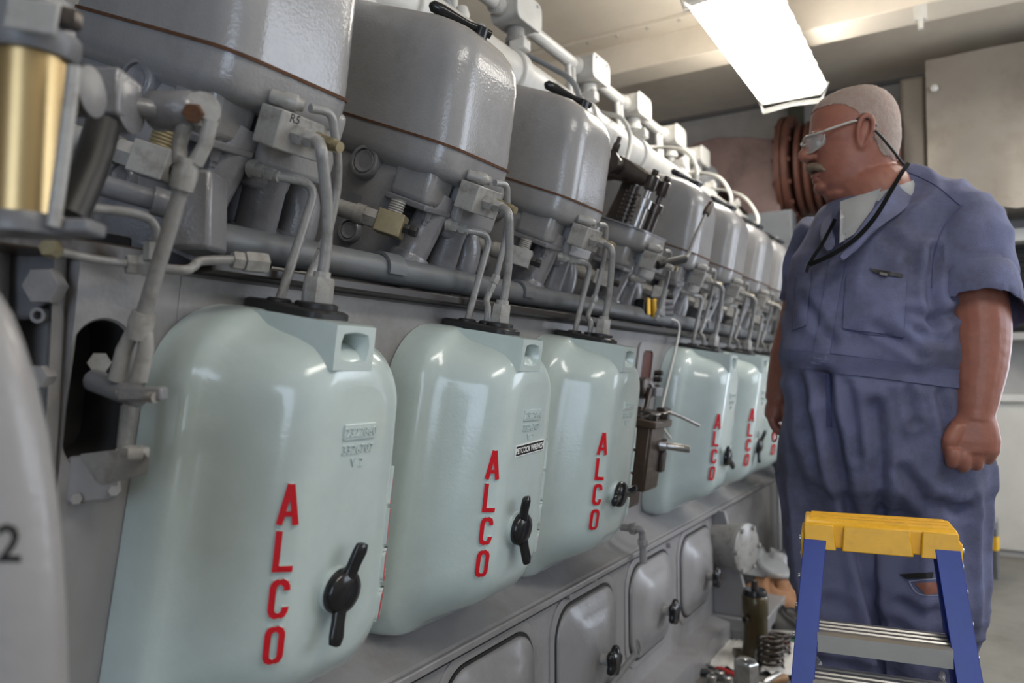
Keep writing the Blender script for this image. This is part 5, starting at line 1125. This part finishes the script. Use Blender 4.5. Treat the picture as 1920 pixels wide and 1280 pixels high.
seam_m = MB().tube([hp(.095, .024, 327), hp(.106, .009, 326), hp(.109, 0, 326), hp(.106, -.009, 326), hp(.095, -.024, 327)], .0016, 6, 4); seam_m.build('mouth_line', mat('lip_shadow_red', (.2, .07, .055), .6), man)
_c0 = cast
def cast(px, py, bv=None):
    if bv is not None: return _c0(px, py, bv)
    h1, h2 = _c0(px, py, bvc), _c0(px, py, bvb); return h1 if (h1[0]-CAM0).length < (h2[0]-CAM0).length else h2
patch([(1576, 379), (1652, 353), (1622, 428), (1574, 456)], 12, 12, .006, .02, 'tshirt', m_tee, man, .006)
cast = _c0
# ---------------- glasses
m_clear = mat('clear_lens', (.85, .88, .88), .05, var=0, trans=.0, alpha=.22, coat=.5); m_frm = mat('clear_frame', (.55, .53, .48), .15, var=0, alpha=.85)
g = thing('safety_glasses', hp(.13, 0, 272), 'clear safety glasses worn by the man, dark temple tips', 'glasses')
for sg in (1, -1):
    q = MB(); lens = []
    for dz, ww in ((253, .0), (257, 1), (265, 1.06), (274, 1.0), (281, .75)):
        lens.append([hp(.127-.9*(abs(l_)**2)*9-(dz-253)*.0002, sg*l_, dz) for l_ in [.007+(.056*ww if ww else .05)*k/8 for k in range(9)]])
    n = 9; vs = [p for r in lens for p in r]; vs2 = [p-hf*.0022 for p in vs]; N_ = len(vs); F_ = [(j*n+i, j*n+i+1, (j+1)*n+i+1, (j+1)*n+i) for j in range(4) for i in range(8)]
    q.add(vs+vs2, F_+[tuple(N_+k for k in reversed(f)) for f in F_]); q.build('lens', m_clear, g, ang=60)
    q = MB(); q.tube([hp(0.128, sg*.004, 256), hp(0.126, sg*.03, 252), hp(0.105, sg*.060, 253), hp(0.087, sg*.074, 252)], .0028, 8, 5); q.tube([hp(0.125, sg*.007, 268), hp(0.121, sg*.014, 279), hp(0.109, sg*.040, 282), hp(0.095, sg*.062, 272), hp(0.091, sg*.07, 258)], .0016, 8, 5); q.build('lens_rim', m_frm, g)
    MB().tube([hp(0.089, sg*.075, 252), hp(0.044, sg*.083, 243), hp(0.024, sg*.084, 240)], .0032, 8, 4).build('temple', m_frm, g)
    MB().tube([hp(0.026, sg*.084, 240), hp(0.016, sg*.086, 236), hp(-0.004, sg*.088, 240), hp(-0.016, sg*.088, 254)], .0030, 8, 4).build('temple_tip', m_black, g)
MB().tube([hp(0.126, .008, 262), hp(0.129, 0, 259), hp(0.126, -.008, 262)], .003, 8, 3).build('nose_bridge', m_frm, g)
# retaining cord behind the head, lanyard on the chest
pts = [hp(-.012, .092, 262), hp(-.030, .088, 278), hp(-.055, .076, 300), pp(1690, 303, .06), pp(1700, 312, .03)]
o = MB().tube(pts, .0035, 8, 5).build('glasses_cord', m_blackm); tag(o, 'black retaining cord hanging from the glasses behind the ear', 'cord'); solo(o, pts[-1])
lan = thing('lanyard', pp(1515, 500, .17), 'black lanyard hanging round the neck over the coveralls', 'lanyard')
def strap(pts, w, name):
    q = MB(); P_ = spline([V(p) for p in pts], 6); rr = []
    for i, p in enumerate(P_):
        t_ = (P_[min(i+1, len(P_)-1)]-P_[max(i-1, 0)]).normalized(); n_ = (CAM0-p).normalized(); s_ = t_.cross(n_).normalized()
        rr.append([p+s_*w+n_*.001, p-s_*w+n_*.001, p-s_*w-n_*.001, p+s_*w-n_*.001])
    q.loft(rr); q.build(name, mat('strap_black', (.006, .006, .006), .9, spec=.1), lan, ang=60)
def onb(px, py, off=.008):
    h1 = cast(px, py)[0]; h2 = cast(px, py, bvb)[0]; h = h1 if (h1-CAM0).length < (h2-CAM0).length else h2
    return h+(CAM0-h).normalized()*off
strap([pp(1704, 305, .07), pp(1690, 325, .115), pp(1668, 362, .145), pp(1642, 405, .172), pp(1612, 440, .186), pp(1580, 465, .196), pp(1550, 482, .20), pp(1518, 496, .19)], .005, 'strap')
strap([pp(1566, 410, .08), pp(1556, 430, .12), pp(1540, 460, .16), pp(1526, 480, .18), pp(1516, 498, .19)], .004, 'strap')
MB().tube([pp(1516, 496, .19), pp(1512, 510, .185)], .004, 8).build('clip', m_black, lan)
# ring with red tag in the far hand
t = thing('key_ring', pp(1452, 825, fa), 'small red ring tag held in the far hand of the man', 'key ring')
c_ = pp(1452, 818, fa+.03); MB().tube([c_+IR*.006*math.cos(a)+UPZ*.014*math.sin(a) for a in [2*math.pi*i/16 for i in range(17)]], .002, 6).build('ring', m_redp, t)
MB().tube([c_+UPZ*.014, c_+UPZ*.04], .0018, 6).build('ring_link', m_light, t)
# shoes
for x, y0, nr_ in ((1598, 1480, -.04), (1745, 1480, .0)):
    p = pp(x, 1500, nr_); fd = (TC*.7-IR*.7).normalized(); s_ = UPZ.cross(fd); q = MB(); rr = []
    for d_, w, h_ in ((-.10, .02, .05), (-.085, .04, .08), (-.03, .047, .10), (.04, .05, .085), (.12, .052, .06), (.17, .04, .045), (.19, .015, .03)):
        rr.append([V((p.x, p.y, 0))+fd*d_+s_*w*math.cos(a)+UPZ*max(0.0, h_/2+h_/2*math.sin(a)) for a in [2*math.pi*i/20 for i in range(20)]])
    q.loft(rr); q.build('work_boot', mat('boot_leather', (.04, .03, .025), .5), man, ang=60)
